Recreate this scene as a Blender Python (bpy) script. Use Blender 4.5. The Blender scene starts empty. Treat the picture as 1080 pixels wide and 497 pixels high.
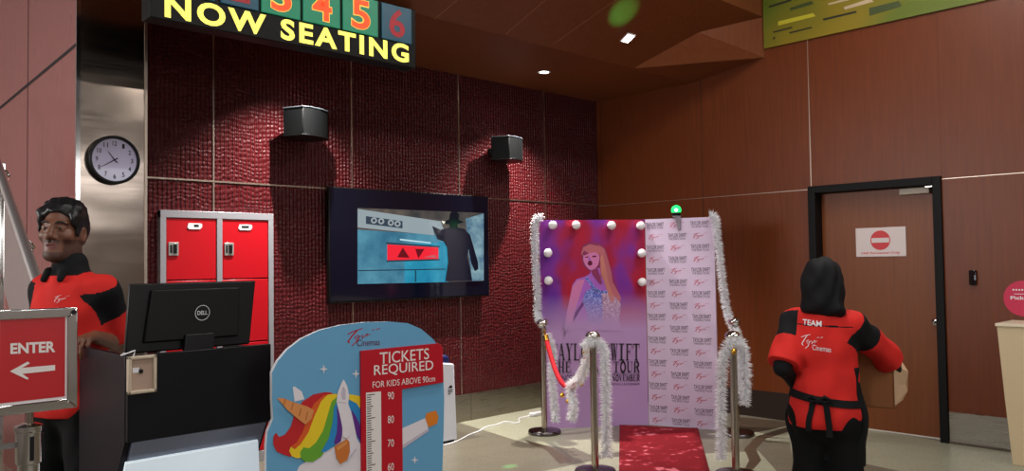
import bpy, bmesh, math, random
import numpy as np
from mathutils import Vector, Matrix
from mathutils.bvhtree import BVHTree
random.seed(7); rng = np.random.default_rng(7)
SC = bpy.context.scene; COL = SC.collection
PI = math.pi

# ------------------------------------------------------------------ camera geometry (solved from the room's straight lines)
FPX = 860.0; PITCH = math.radians(2.02); ROLL = math.radians(-.80); YAW = math.radians(43.95); CAMH = 1.5
cF = np.array([math.sin(YAW)*math.cos(PITCH), math.cos(YAW)*math.cos(PITCH), math.sin(PITCH)])
_r = np.array([math.cos(YAW), -math.sin(YAW), 0.]); _u = np.cross(_r, cF)
cR = _r*math.cos(ROLL)+_u*math.sin(ROLL); cU = -_r*math.sin(ROLL)+_u*math.cos(ROLL)
CC = np.array([0., 0., CAMH])
def ray(x, y): return cF+cR*(x-540)/FPX-cU*(y-248.5)/FPX
def onplane(x, y, p, n):
    d = ray(x, y); return CC+d*(np.dot(np.array(p)-CC, n)/np.dot(d, n))
def atX(x, y, v): return onplane(x, y, (v, 0, 0), (1, 0, 0))
def atY(x, y, v): return onplane(x, y, (0, v, 0), (0, 1, 0))
def atZ(x, y, v=0.): return onplane(x, y, (0, 0, v), (0, 0, 1))
def atD(x, y, d): return CC+ray(x, y)*d

# ------------------------------------------------------------------ materials
def lin(c):
    return tuple(((v/255)/12.92 if v/255 <= .04045 else ((v/255+.055)/1.055)**2.4) for v in c)
MATS = {}
def mat(name, rgb, rough=.5, metal=0., emit=None, es=1., spec=.5, coat=0., trans=0.):
    if name in MATS: return MATS[name]
    m = bpy.data.materials.new(name); m.use_nodes = True
    b = m.node_tree.nodes['Principled BSDF']
    b.inputs['Base Color'].default_value = (*lin(rgb), 1)
    b.inputs['Roughness'].default_value = rough; b.inputs['Metallic'].default_value = metal
    b.inputs['Specular IOR Level'].default_value = spec
    b.inputs['Coat Weight'].default_value = coat
    b.inputs['Transmission Weight'].default_value = trans
    if emit:
        b.inputs['Emission Color'].default_value = (*lin(emit), 1); b.inputs['Emission Strength'].default_value = es
    m.diffuse_color = (*lin(rgb), 1)
    MATS[name] = m; return m
class NT:
    def __init__(s, m): s.t = m.node_tree; s.b = s.t.nodes['Principled BSDF']
    def n(s, typ, **kw):
        nd = s.t.nodes.new(typ)
        for k, v in kw.items():
            if k in nd.inputs: nd.inputs[k].default_value = v
            else: setattr(nd, k, v)
        return nd
    def l(s, a, b): s.t.links.new(a, b)
    def coords(s, scale=(1, 1, 1), rot=(0, 0, 0), typ='Object', loc=(0, 0, 0)):
        tc = s.n('ShaderNodeTexCoord'); mp = s.n('ShaderNodeMapping')
        mp.inputs['Scale'].default_value = scale; mp.inputs['Rotation'].default_value = rot; mp.inputs['Location'].default_value = loc
        s.l(tc.outputs[typ], mp.inputs['Vector']); return mp.outputs['Vector']
    def ramp(s, fac, stops):
        r = s.n('ShaderNodeValToRGB'); e = r.color_ramp.elements
        while len(e) < len(stops): e.new(.5)
        for q, (p, c) in zip(e, stops): q.position = p; q.color = (*lin(c), 1)
        s.l(fac, r.inputs['Fac']); return r.outputs['Color']
    def mix(s, fac, a, b, bt='MIX'):
        m = s.n('ShaderNodeMix', data_type='RGBA', blend_type=bt)
        for src, i in ((fac, 0), (a, 6), (b, 7)):
            if hasattr(src, 'links'): s.l(src, m.inputs[i])
            else: m.inputs[i].default_value = src if i == 0 else (*src, 1)
        return m.outputs[2]
    def bump(s, h, strength=.5, dist=.01):
        b = s.n('ShaderNodeBump', Strength=strength, Distance=dist); s.l(h, b.inputs['Height']); s.l(b.outputs['Normal'], s.b.inputs['Normal'])
    def noise(s, vec, scale, detail=3., rough=.5):
        t = s.n('ShaderNodeTexNoise', Scale=scale, Detail=detail, Roughness=rough); s.l(vec, t.inputs['Vector']); return t.outputs['Fac']

def m_redwall():
    m = mat('dark_red_beaded_panel', (88, 17, 26), .42, spec=.34)
    t = NT(m)
    v0 = t.coords((30, 30, 30)); wob = t.n('ShaderNodeTexNoise', Scale=.16, Detail=2.); t.l(v0, wob.inputs['Vector'])
    sep = t.n('ShaderNodeSeparateXYZ'); t.l(v0, sep.inputs[0]); zz = t.n('ShaderNodeMath', operation='MULTIPLY_ADD'); zz.inputs[1].default_value = 3.2
    t.l(wob.outputs['Fac'], zz.inputs[0]); t.l(sep.outputs[2], zz.inputs[2])
    cmb = t.n('ShaderNodeCombineXYZ'); t.l(sep.outputs[0], cmb.inputs[0]); t.l(zz.outputs[0], cmb.inputs[2]); v = cmb.outputs[0]
    vo = t.n('ShaderNodeTexVoronoi', feature='SMOOTH_F1', Scale=1., Randomness=.38, Smoothness=.3); t.l(v, vo.inputs['Vector'])
    w = t.n('ShaderNodeTexWave', Scale=.314159, Distortion=.0, Detail=0.); w.bands_direction = 'X'; w.wave_profile = 'SIN'; t.l(v0, w.inputs['Vector'])
    mm = t.n('ShaderNodeMath', operation='MULTIPLY'); mm.inputs[1].default_value = -1.15; t.l(vo.outputs['Distance'], mm.inputs[0])
    ma = t.n('ShaderNodeMath', operation='MULTIPLY_ADD'); ma.inputs[1].default_value = .75; t.l(w.outputs['Fac'], ma.inputs[0]); t.l(mm.outputs[0], ma.inputs[2])
    t.bump(ma.outputs[0], 1., .010)
    t.l(t.mix(t.noise(v, .7), lin((60, 7, 11)), lin((80, 11, 17))), t.b.inputs['Base Color'])
    return m
def m_wood(name, a, b, rough=.38):
    m = mat(name, a, rough, spec=.3); t = NT(m)
    v = t.coords((6, 6, .35)); n1 = t.noise(v, 6, 6, .6); v2 = t.coords((1, 1, .5)); n2 = t.noise(v2, .8, 2)
    c1 = t.ramp(n1, [(.3, a), (.7, b)])
    d = tuple(int(q*.85) for q in a)
    t.l(t.mix(n2, c1, t.mix(.5, c1, lin(d))), t.b.inputs['Base Color'])
    t.bump(n1, .05, .002); return m
def m_floor(name, a, b, c):
    m = mat(name, a, .32); t = NT(m)
    v = t.coords((1, 1, 1)); n1 = t.noise(v, 55, 4, .7); n2 = t.noise(v, 3.5, 3)
    col = t.ramp(n1, [(.32, c), (.5, a), (.68, b)])
    t.l(t.mix(n2, col, t.mix(.45, col, lin(c))), t.b.inputs['Base Color'])
    rr = t.n('ShaderNodeMapRange'); rr.inputs[3].default_value = .25; rr.inputs[4].default_value = .42; t.l(n2, rr.inputs[0]); t.l(rr.outputs[0], t.b.inputs['Roughness'])
    return m
def m_brushed(name, rgb, rough, sc=(1, 1, 60), var=.12, dent=.0):
    m = mat(name, rgb, rough, 1.); t = NT(m)
    n = t.noise(t.coords(sc), 4, 3)
    rr = t.n('ShaderNodeMapRange'); rr.inputs[3].default_value = max(.02, rough-var); rr.inputs[4].default_value = rough+var
    t.l(n, rr.inputs[0]); t.l(rr.outputs[0], t.b.inputs['Roughness'])
    if dent: t.bump(t.noise(t.coords((1, 1, 1.6)), 2.2, 1), dent, .05)
    return m
def m_fabric(name, rgb, rough=.85, sc=90, st=.25):
    m = mat(name, rgb, rough, spec=.25); t = NT(m); v = t.coords((1, 1, 1))
    n = t.noise(v, sc, 3); t.bump(n, st, .003)
    d = lin(tuple(int(q*.8) for q in rgb)); t.l(t.mix(t.noise(v, 9, 2), lin(rgb), d), t.b.inputs['Base Color']); return m

M_red = m_redwall()
M_wood = m_wood('reddish_brown_wood_panel', (102, 48, 20), (120, 58, 25))
M_doorwood = m_wood('door_wood_veneer', (114, 60, 27), (132, 72, 34))
M_soffit = m_wood('soffit_wood_panel', (112, 58, 29), (128, 70, 37), .5)
M_fl = m_floor('terrazzo_grey_brown', (112, 107, 92), (134, 129, 113), (84, 78, 66))
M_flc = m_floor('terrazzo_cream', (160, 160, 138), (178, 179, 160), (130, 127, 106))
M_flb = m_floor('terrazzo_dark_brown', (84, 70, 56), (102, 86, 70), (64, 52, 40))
M_steel = m_brushed('polished_steel_cladding', (158, 144, 132), .16, (1, 1, 14), .06, .12)
M_pink = m_brushed('pink_reflection_cladding', (226, 158, 154), .30, (10, 10, .6), .08, .08)  # pink reflected in the metal is put into its base colour
M_skirt = m_brushed('brushed_skirting_steel', (138, 132, 122), .3)
M_chrome = mat('chrome', (215, 213, 210), .1, 1.)
M_post = m_brushed('stanchion_steel', (176, 164, 150), .2, (20, 20, 1), .05)
M_black = mat('black_plastic', (9, 9, 10), .4, spec=.3)
M_blackgloss = mat('black_gloss', (10, 10, 12), .08)
M_blackmat = mat('matte_black_paint', (8, 8, 9), .6, spec=.25)
M_white = mat('white_plastic', (228, 228, 232), .4)
M_seam = mat('aluminium_joint', (190, 175, 160), .35, 1.)
M_dark = mat('dark_joint', (16, 10, 8), .7)
M_gold = mat('brass_gold', (222, 170, 70), .22, 1.)
M_grey = mat('grey_metal_paint', (150, 150, 156), .4, .3)

# ------------------------------------------------------------------ mesh builder
WL = {}
def setp(o, label=None, cat=None, group=None, kind=None):
    if label: o['label'] = label
    if cat: o['category'] = cat
    if group: o['group'] = group
    if kind: o['kind'] = kind
    return o
def thing(name, label, cat, loc=(0, 0, 0), rz=0., group=None, kind=None):
    o = bpy.data.objects.new(name, None); COL.objects.link(o); o.location = tuple(float(q) for q in loc); o.rotation_euler = (0, 0, rz)
    o.empty_display_size = .1
    WL[o.name] = np.array(o.location) if rz == 0 else None
    return setp(o, label, cat, group, kind)
class MB:
    def __init__(s): s.v = []; s.f = []; s.m = []; s.mats = []
    def mi(s, m):
        if m not in s.mats: s.mats.append(m)
        return s.mats.index(m)
    def add(s, vs, fs, m):
        o = len(s.v); s.v += [tuple(float(q) for q in p) for p in vs]; i = s.mi(m)
        for f in fs: s.f.append([int(k)+o for k in f]); s.m.append(i)
        return s
    def box(s, lo, hi, m):
        (a, b, c), (d, e, f) = lo, hi
        return s.add([(a,b,c),(d,b,c),(d,e,c),(a,e,c),(a,b,f),(d,b,f),(d,e,f),(a,e,f)], [(0,3,2,1),(4,5,6,7),(0,1,5,4),(1,2,6,5),(2,3,7,6),(3,0,4,7)], m)
    def obox(s, c, ax, ay, az, m):      # centre and three half-axis vectors
        c, ax, ay, az = (np.array(q, float) for q in (c, ax, ay, az))
        vs = [c+i*ax+j*ay+k*az for k in (-1, 1) for (i, j) in ((-1,-1),(1,-1),(1,1),(-1,1))]
        return s.add(vs, [(0,3,2,1),(4,5,6,7),(0,1,5,4),(1,2,6,5),(2,3,7,6),(3,0,4,7)], m)
    def poly(s, pts, m): return s.add(pts, [list(range(len(pts)))], m)
    def prism(s, pts, ext, m):          # pts planar loop, extruded by ext
        n = len(pts); e = np.array(ext, float); q = [np.array(p, float)+e for p in pts]
        return s.add(list(pts)+q, [list(range(n))[::-1], list(range(n, 2*n))]+[(i, (i+1) % n, n+(i+1) % n, n+i) for i in range(n)], m)
    def tube(s, path, r, m, n=10, cap=True):
        P = [np.array(p, float) for p in path]; k = len(P); R = r if hasattr(r, '__len__') else [r]*k
        T = [P[min(i+1, k-1)]-P[max(i-1, 0)] for i in range(k)]; T = [t/(np.linalg.norm(t)+1e-12) for t in T]
        up = np.array([0, 0, 1.]) if abs(T[0][2]) < .9 else np.array([1., 0, 0])
        vs = []; a = np.cross(T[0], up); a /= np.linalg.norm(a)
        for i in range(k):
            a = a-T[i]*np.dot(a, T[i]); a /= np.linalg.norm(a)+1e-12; b = np.cross(T[i], a)
            vs += [P[i]+R[i]*(math.cos(2*PI*j/n)*a+math.sin(2*PI*j/n)*b) for j in range(n)]
        fs = [(i*n+j, i*n+(j+1) % n, (i+1)*n+(j+1) % n, (i+1)*n+j) for i in range(k-1) for j in range(n)]
        if cap: fs += [list(range(n))[::-1], [(k-1)*n+j for j in range(n)]]
        return s.add(vs, fs, m)
    def lathe(s, prof, c, m, n=24, ax=(0, 0, 1)):
        az = np.array(ax, float); az /= np.linalg.norm(az); h = np.array([1., 0, 0]) if abs(az[0]) < .8 else np.array([0, 1., 0])
        a = np.cross(az, h); a /= np.linalg.norm(a); b = np.cross(az, a); c = np.array(c, float); vs = []
        for r, z in prof: vs += [c+az*z+max(r, 1e-5)*(math.cos(2*PI*j/n)*a+math.sin(2*PI*j/n)*b) for j in range(n)]
        k = len(prof)
        fs = [(i*n+j, i*n+(j+1) % n, (i+1)*n+(j+1) % n, (i+1)*n+j) for i in range(k-1) for j in range(n)]
        fs += [list(range(n))[::-1], [(k-1)*n+j for j in range(n)]]
        return s.add(vs, fs, m)
    def ball(s, c, r, m, n=16, sc=(1, 1, 1)):
        vs = []; k = n//2+1
        for i in range(k):
            t = PI*i/(k-1)
            for j in range(n): vs.append((c[0]+r*sc[0]*max(math.sin(t), 1e-4)*math.cos(2*PI*j/n), c[1]+r*sc[1]*max(math.sin(t), 1e-4)*math.sin(2*PI*j/n), c[2]+r*sc[2]*math.cos(t)))
        fs = [(i*n+j, (i+1)*n+j, (i+1)*n+(j+1) % n, i*n+(j+1) % n) for i in range(k-1) for j in range(n)]
        return s.add(vs, fs, m)
    def build(s, name, parent=None, bevel=0., smooth=35., seg=2, **pr):
        me = bpy.data.meshes.new(name); v = np.array(s.v, float)
        off = np.zeros(3)
        if parent is not None:
            off = WL.get(parent.name); off = np.zeros(3) if off is None else off
        me.from_pydata([tuple(p) for p in (v-off)], [], s.f)
        for m in s.mats: me.materials.append(m)
        me.polygons.foreach_set('material_index', s.m)
        me.validate(); me.update()
        if smooth:
            me.polygons.foreach_set('use_smooth', [True]*len(me.polygons)); me.set_sharp_from_angle(angle=math.radians(smooth))
        o = bpy.data.objects.new(name, me); COL.objects.link(o)
        if parent is not None: o.parent = parent
        WL[o.name] = off
        if bevel:
            b = o.modifiers.new('bevel', 'BEVEL'); b.width = bevel; b.segments = seg; b.limit_method = 'ANGLE'; b.angle_limit = math.radians(40)
        return setp(o, **pr)
def copy_tree(o, loc, rz=None, **pr):
    c = o.copy(); COL.objects.link(c); c.location = loc
    if rz is not None: c.rotation_euler = (0, 0, rz)
    for ch in list(o.children):
        d = ch.copy(); COL.objects.link(d); d.parent = c
        for g in list(ch.children):
            e = g.copy(); COL.objects.link(e); e.parent = d
    return setp(c, **pr)

# ------------------------------------------------------------------ lettering
TXT = {}
def text2d(s, bold=0., gap=1.):
    k = (s, bold, gap)
    if k in TXT: return TXT[k]
    cu = bpy.data.curves.new('t', 'FONT'); cu.body = s; cu.offset = bold; cu.space_character = gap; cu.resolution_u = 4
    ob = bpy.data.objects.new('t', cu); COL.objects.link(ob)
    dg = bpy.context.evaluated_depsgraph_get(); me = bpy.data.meshes.new_from_object(ob.evaluated_get(dg))
    v = np.array([p.co[:2] for p in me.vertices]); f = [list(p.vertices) for p in me.polygons]
    bpy.data.objects.remove(ob); bpy.data.meshes.remove(me); bpy.data.curves.remove(cu)
    lo = v.min(0); hi = v.max(0); TXT[k] = ((v-lo)/(hi-lo), f); return TXT[k]
def quadmap(uv, q):
    q = [np.array(p, float) for p in q]; u = uv[:, :1]; v = uv[:, 1:2]
    return (1-u)*(1-v)*q[0]+u*(1-v)*q[1]+u*v*q[2]+(1-u)*v*q[3]
def put_text(mb, s, q, m, bold=0., off=(0, 0, 0), gap=1.):      # q: bottom-left, bottom-right, top-right, top-left
    v, f = text2d(s, bold, gap); mb.add(quadmap(v, q)+np.array(off), f, m)
def put_uv(mb, polys, q, m, off=(0, 0, 0)):
    for p in polys: mb.add(quadmap(np.array(p, float), q)+np.array(off), [list(range(len(p)))], m)
def stroke(pts, w):                                      # a polyline of width w as quads in the same 2D space
    P = np.array(pts, float); out = []
    W = w if hasattr(w, '__len__') else [w]*len(P)
    n = []
    for i in range(len(P)):
        t = P[min(i+1, len(P)-1)]-P[max(i-1, 0)]; t /= np.linalg.norm(t)+1e-9; n.append(np.array([-t[1], t[0]]))
    for i in range(len(P)-1):
        out.append([P[i]-n[i]*W[i]/2, P[i+1]-n[i+1]*W[i+1]/2, P[i+1]+n[i+1]*W[i+1]/2, P[i]+n[i]*W[i]/2])
    return out
SCRIPT = []                                              # the cinema's handwritten mark
for p, w in (([(.0, .70), (.16, .84), (.42, .98)], .05), ([(.27, .88), (.16, .6), (.06, .28), (.13, .2)], .06), ([(.36, .62), (.27, .5), (.30, .36), (.42, .55), (.36, .2), (.24, .02)], .05),
             ([(.42, .5), (.50, .60), (.52, .38), (.66, .66)], .05), ([(.66, .66), (.66, .48), (.76, .64)], .04), ([(.74, .84), (.82, .88)], .045), ([(.88, .86), (.99, .93)], .045)):
    SCRIPT += stroke(p, w)
def arc(cx, cy, rx, ry, a0, a1, n=10): return [(cx+rx*math.cos(math.radians(a0+(a1-a0)*i/n)), cy+ry*math.sin(math.radians(a0+(a1-a0)*i/n))) for i in range(n+1)]
K, T_ = .24, .07
def S_(*seg):                                            # high-contrast condensed serif glyphs from bars
    o = []
    for a in seg: o += stroke(a[0], a[1])
    return o
SER = lambda x, y, w=.34: ([(x-w/2, y), (x+w/2, y)], T_)
GL = {
 'T': S_(([(.5, 0), (.5, 1)], K), ([(0, .96), (1, .96)], T_), ([(.05, 1), (.05, .72)], T_), ([(.95, 1), (.95, .72)], T_), SER(.5, .03, .5)),
 'A': S_(([(.42, 1), (.82, 0)], K), ([(.42, 1), (.12, 0)], T_), ([(.2, .33), (.68, .33)], T_), SER(.12, .03), SER(.82, .03, .42)),
 'Y': S_(([(.18, 1), (.5, .45)], K), ([(.85, 1), (.5, .45)], T_), ([(.5, .48), (.5, 0)], K), SER(.2, .97, .44), SER(.85, .97), SER(.5, .03, .5)),
 'L': S_(([(.25, 0), (.25, 1)], K), ([(.05, .04), (.95, .04)], T_), ([(.93, 0), (.93, .34)], T_), SER(.25, .97, .5)),
 'O': S_((arc(.5, .5, .38, .47, 60, 300), [T_]+[K]*9+[T_]), (arc(.5, .5, .38, .47, -120, 120), [T_]+[K]*9+[T_])),
 'R': S_(([(.2, 0), (.2, 1)], K), (arc(.45, .74, .38, .23, 90, -90), [T_]+[K]*9+[T_]), ([(.2, .97), (.45, .97)], T_), ([(.2, .51), (.45, .51)], T_), ([(.55, .5), (.85, .02)], K), SER(.2, .03, .42), SER(.88, .03, .25)),
 'S': S_((arc(.5, .74, .32, .23, 20, 270), [T_]*4+[K]*5+[T_]*2), (arc(.5, .27, .34, .24, 90, -160), [K]*7+[T_]*4), ([(.85, .98), (.85, .7)], T_), ([(.13, .02), (.13, .32)], T_)),
 'W': S_(([(.1, 1), (.32, 0)], K*.8), ([(.32, 0), (.52, .95)], T_), ([(.48, 1), (.72, 0)], K*.8), ([(.72, 0), (.92, 1)], T_), SER(.1, .97), SER(.48, .97), SER(.92, .97, .25)),
 'I': S_(([(.5, 0), (.5, 1)], K*1.2), SER(.5, .03, .8), SER(.5, .97, .8)),
 'F': S_(([(.25, 0), (.25, 1)], K), ([(.05, .96), (.95, .96)], T_), ([(.93, 1), (.93, .68)], T_), ([(.25, .52), (.65, .52)], T_), ([(.65, .66), (.65, .38)], T_), SER(.25, .03, .5)),
 'H': S_(([(.2, 0), (.2, 1)], K), ([(.8, 0), (.8, 1)], K), ([(.2, .5), (.8, .5)], T_), SER(.2, .03, .4), SER(.8, .03, .4), SER(.2, .97, .4), SER(.8, .97, .4)),
 'E': S_(([(.25, 0), (.25, 1)], K), ([(.05, .96), (.93, .96)], T_), ([(.91, 1), (.91, .7)], T_), ([(.25, .52), (.65, .52)], T_), ([(.65, .66), (.65, .38)], T_), ([(.05, .04), (.95, .04)], T_), ([(.93, 0), (.93, .32)], T_)),
 'U': S_(([(.2, 1), (.2, .3)], K), (arc(.5, .3, .3, .27, 180, 360), [K]*5+[T_]*6), ([(.8, 1), (.8, .3)], T_), SER(.2, .97, .4), SER(.8, .97, .3)),
 'N': S_(([(.15, 0), (.15, 1)], T_), ([(.15, 1), (.85, 0)], K), ([(.85, 0), (.85, 1)], T_), SER(.15, .03), SER(.12, .97, .3), SER(.85, .97)),
 'V': S_(([(.15, 1), (.5, 0)], K), ([(.5, 0), (.88, 1)], T_), SER(.15, .97, .4), SER(.88, .97, .25)),
 'M': S_(([(.1, 0), (.1, 1)], T_), ([(.15, 1), (.5, .1)], K*.8), ([(.5, .1), (.85, 1)], T_), ([(.85, 0), (.85, 1)], K*.9), SER(.1, .03, .25), SER(.85, .03, .35)),
 'B': S_(([(.2, 0), (.2, 1)], K), (arc(.48, .75, .3, .22, 90, -90), [T_]+[K]*9+[T_]), (arc(.48, .27, .36, .24, 90, -90), [T_]+[K]*9+[T_]), ([(.05, .97), (.48, .97)], T_), ([(.2, .52), (.48, .52)], T_), ([(.05, .03), (.48, .03)], T_)),
 'C': S_((arc(.52, .5, .38, .47, 50, 310), [T_]*2+[K]*7+[T_]*2), ([(.84, .98), (.84, .68)], T_)),
 '3': S_((arc(.45, .75, .3, .22, 150, -80), [T_]*3+[K]*6+[T_]*2), (arc(.45, .27, .36, .24, 80, -160), [T_]+[K]*7+[T_]*3)), ' ': []}
SCRIPT_THIN = []
for p_ in SCRIPT: c_ = (np.array(p_[0])+np.array(p_[3]))/2; d_ = (np.array(p_[1])+np.array(p_[2]))/2; SCRIPT_THIN.append([c_+(np.array(p_[0])-c_)*.62, d_+(np.array(p_[1])-d_)*.62, d_+(np.array(p_[2])-d_)*.62, c_+(np.array(p_[3])-c_)*.62])
def put_serif(mb, s, q, m, off=(0, 0, 0)):
    n = len(s)
    for i, ch in enumerate(s):
        put_uv(mb, [[((i+.06+.88*x)/n, y) for x, y in p] for p in GL[ch]], q, m, off)
for _s in ('NOW SEATING', 'ENTER', 'TICKETS'): text2d(_s, .03)

# ------------------------------------------------------------------ implicit bodies
class Sdf:
    def __init__(s, lo, hi, h):
        s.h = h; s.lo = np.array(lo, float); n = np.ceil((np.array(hi)-s.lo)/h).astype(int)+1
        s.ax = [s.lo[i]+h*np.arange(n[i]) for i in range(3)]; s.g = np.full(n, 9., np.float32)
    def win(s, lo, hi):
        sl = []; c = []
        for i in range(3):
            a = max(0, int((lo[i]-s.lo[i])/s.h)-1); b = min(len(s.ax[i]), int((hi[i]-s.lo[i])/s.h)+3)
            if b <= a: return None, None
            sl.append(slice(a, b)); c.append(s.ax[i][a:b].astype(np.float32))
        return tuple(sl), np.meshgrid(*c, indexing='ij', sparse=True)
    def put(s, fn, lo, hi, k, sub=False):
        e = k+3*s.h; sl, P = s.win(np.array(lo)-e, np.array(hi)+e)
        if sl is None: return s
        d = fn(*P); a = s.g[sl]
        if sub: a = -a
        if k > 0:
            h = np.clip(.5+.5*(a-d)/k, 0, 1); r = a*(1-h)+d*h-k*h*(1-h)
        else: r = np.minimum(a, d)
        s.g[sl] = -r if sub else r
        return s
    def cap(s, a, b, ra, rb=None, k=.02, sub=False, flat=None):
        rb = ra if rb is None else rb; a = np.array(a, float); b = np.array(b, float); d = b-a; L = max(float(d@d), 1e-9)
        def fn(x, y, z):
            t = np.clip(((x-a[0])*d[0]+(y-a[1])*d[1]+(z-a[2])*d[2])/L, 0, 1)
            return np.sqrt((x-a[0]-t*d[0])**2+(y-a[1]-t*d[1])**2+(z-a[2]-t*d[2])**2)-(ra+(rb-ra)*t)
        R = max(ra, rb); return s.put(fn, np.minimum(a, b)-R, np.maximum(a, b)+R, k, sub)
    def ell(s, c, r, R=None, k=.02, sub=False):
        c = np.array(c, float); r = np.array(r, float); R = np.eye(3) if R is None else np.array(R)
        def fn(x, y, z):
            X = [R[0, i]*(x-c[0])+R[1, i]*(y-c[1])+R[2, i]*(z-c[2]) for i in range(3)]
            k0 = np.sqrt(sum((X[i]/r[i])**2 for i in range(3))); k1 = np.sqrt(sum((X[i]/r[i]**2)**2 for i in range(3)))+1e-6
            return k0*(k0-1)/k1
        m = r.max(); return s.put(fn, c-m, c+m, k, sub)
    def cut(s, n, p, k=0.):
        X = np.meshgrid(*[a.astype(np.float32) for a in s.ax], indexing='ij', sparse=True)
        d = sum((X[i]-p[i])*n[i] for i in range(3)); s.g = np.maximum(s.g, d.astype(np.float32)); return s
    def warp(s, fn):
        X = np.meshgrid(*[a.astype(np.float32) for a in s.ax], indexing='ij', sparse=True); s.g = s.g+fn(*X).astype(np.float32); return s
    def cutk(s, n, p, k):
        X = np.meshgrid(*[a.astype(np.float32) for a in s.ax], indexing='ij', sparse=True)
        d = sum((X[i]-p[i])*n[i] for i in range(3)); h = np.clip(.5-.5*(s.g-d)/k, 0, 1); s.g = (s.g*(1-h)+d*h+k*h*(1-h)).astype(np.float32); return s
    def mesh(s):
        g = s.g; g[0] = g[-1] = 9; g[:, 0] = g[:, -1] = 9; g[:, :, 0] = g[:, :, -1] = 9
        ins = g < 0; cnt = np.zeros(np.array(g.shape)-1, np.int8)
        offs = [(i, j, k) for i in (0, 1) for j in (0, 1) for k in (0, 1)]
        for (i, j, k) in offs: cnt += ins[i:g.shape[0]-1+i, j:g.shape[1]-1+j, k:g.shape[2]-1+k]
        idx = np.argwhere((cnt > 0) & (cnt < 8)); vid = np.full(cnt.shape, -1, np.int32); vid[tuple(idx.T)] = np.arange(len(idx))
        acc = np.zeros((len(idx), 3)); num = np.zeros(len(idx))
        for a in offs:
            for ax in range(3):
                if a[ax]: continue
                b = list(a); b[ax] = 1
                va = g[tuple((idx+a).T)]; vb = g[tuple((idx+np.array(b)).T)]; mk = (va < 0) != (vb < 0)
                t = np.where(mk, va/np.where(mk, va-vb, 1), 0); p = np.tile(np.array(a, float), (len(idx), 1)); p[:, ax] += t
                acc += np.where(mk[:, None], p, 0); num += mk
        V = s.lo+s.h*(idx+acc/num[:, None]); F = []
        for ax in range(3):
            sa = [slice(0, -1) if i == ax else slice(1, -1) for i in range(3)]; sb = [slice(1, None) if i == ax else slice(1, -1) for i in range(3)]
            A = ins[tuple(sa)]; B = ins[tuple(sb)]; e = np.argwhere(A != B)
            fl = A[tuple(e.T)]
            e = e+np.array([0 if i == ax else 1 for i in range(3)]); u, w = [(1, 2), (2, 0), (0, 1)][ax]
            def cell(du, dw):
                q = e.copy(); q[:, u] -= du; q[:, w] -= dw; return vid[tuple(q.T)]
            q = np.stack([cell(1, 1), cell(0, 1), cell(0, 0), cell(1, 0)], 1); q[~fl] = q[~fl][:, ::-1]; F.append(q)
        return V, np.concatenate(F)
def sdf_obj(S, name, mats, parent, pick=None, **pr):
    V, F = S.mesh(); me = bpy.data.meshes.new(name)
    me.vertices.add(len(V)); me.vertices.foreach_set('co', V.astype(np.float32).ravel())
    me.loops.add(F.size); me.loops.foreach_set('vertex_index', F.astype(np.int32).ravel())
    me.polygons.add(len(F)); me.polygons.foreach_set('loop_start', np.arange(0, F.size, 4, dtype=np.int32))
    for m in mats: me.materials.append(m)
    if pick is not None: me.polygons.foreach_set('material_index', pick(V[F].mean(1)).astype(np.int32))
    me.polygons.foreach_set('use_smooth', np.ones(len(F), bool)); me.update(calc_edges=True); me.validate()
    o = bpy.data.objects.new(name, me); COL.objects.link(o); o.parent = parent; WL[o.name] = None
    return setp(o, **pr), V, F
def unit(v): v = np.array(v, float); return v/np.linalg.norm(v)
def hand(S, W, fwd, nrm, thumb, curls, sc=1., spread=.0, thumb_bend=.5):
    """palm from the wrist W along fwd; nrm = the way the palm faces; thumb = towards the thumb side"""
    W = np.array(W, float); fwd = unit(fwd); nrm = unit(np.array(nrm)-fwd*np.dot(nrm, fwd)); thumb = unit(np.array(thumb)-fwd*np.dot(thumb, fwd)-nrm*np.dot(thumb, nrm))
    tips = []
    for i, (o, L, pl) in enumerate(((.031, .074, .088), (.0105, .082, .092), (-.0105, .076, .088), (-.031, .060, .080))):
        b = W+(fwd*pl+thumb*o)*sc; S.cap(W+thumb*o*.55*sc+fwd*.008, b, .0135*sc, .0115*sc, k=.010)
        p = b; a = 0.; d0 = unit(fwd+thumb*(o*spread*10))
        for j, fr in enumerate((.45, .31, .24)):
            a += curls[i][j] if hasattr(curls[0], '__len__') else curls[j]
            d = d0*math.cos(a)+nrm*math.sin(a); q = p+d*L*fr*1.12*sc
            S.cap(p, q, (.0095-.0008*j)*sc, (.0088-.0009*j)*sc, k=.003); p = q
        tips.append(p)
    p = W+(fwd*.022+thumb*.026)*sc; d = unit(fwd*.62+thumb*.7+nrm*.25)
    q = p+d*.042*sc; S.cap(W+fwd*.012+thumb*.012, p, .014*sc, .015*sc, k=.012); S.cap(p, q, .0135*sc, .011*sc, k=.010)
    d = unit(fwd*.8+thumb*(.5-thumb_bend)+nrm*.4); r = q+d*.030*sc; S.cap(q, r, .0105*sc, .0095*sc, k=.004)
    d = unit(fwd*.85+thumb*(.2-thumb_bend)+nrm*.5); S.cap(r, r+d*.024*sc, .0093*sc, .0075*sc, k=.004)
    return tips

# ================================================================== THE ROOM
YW, XW, ZS = 6.01, 7.167, 3.35           # red wall plane, wood wall plane, soffit height
def structure(mb, name, **k): return mb.build(name, kind='structure', **k)

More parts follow.
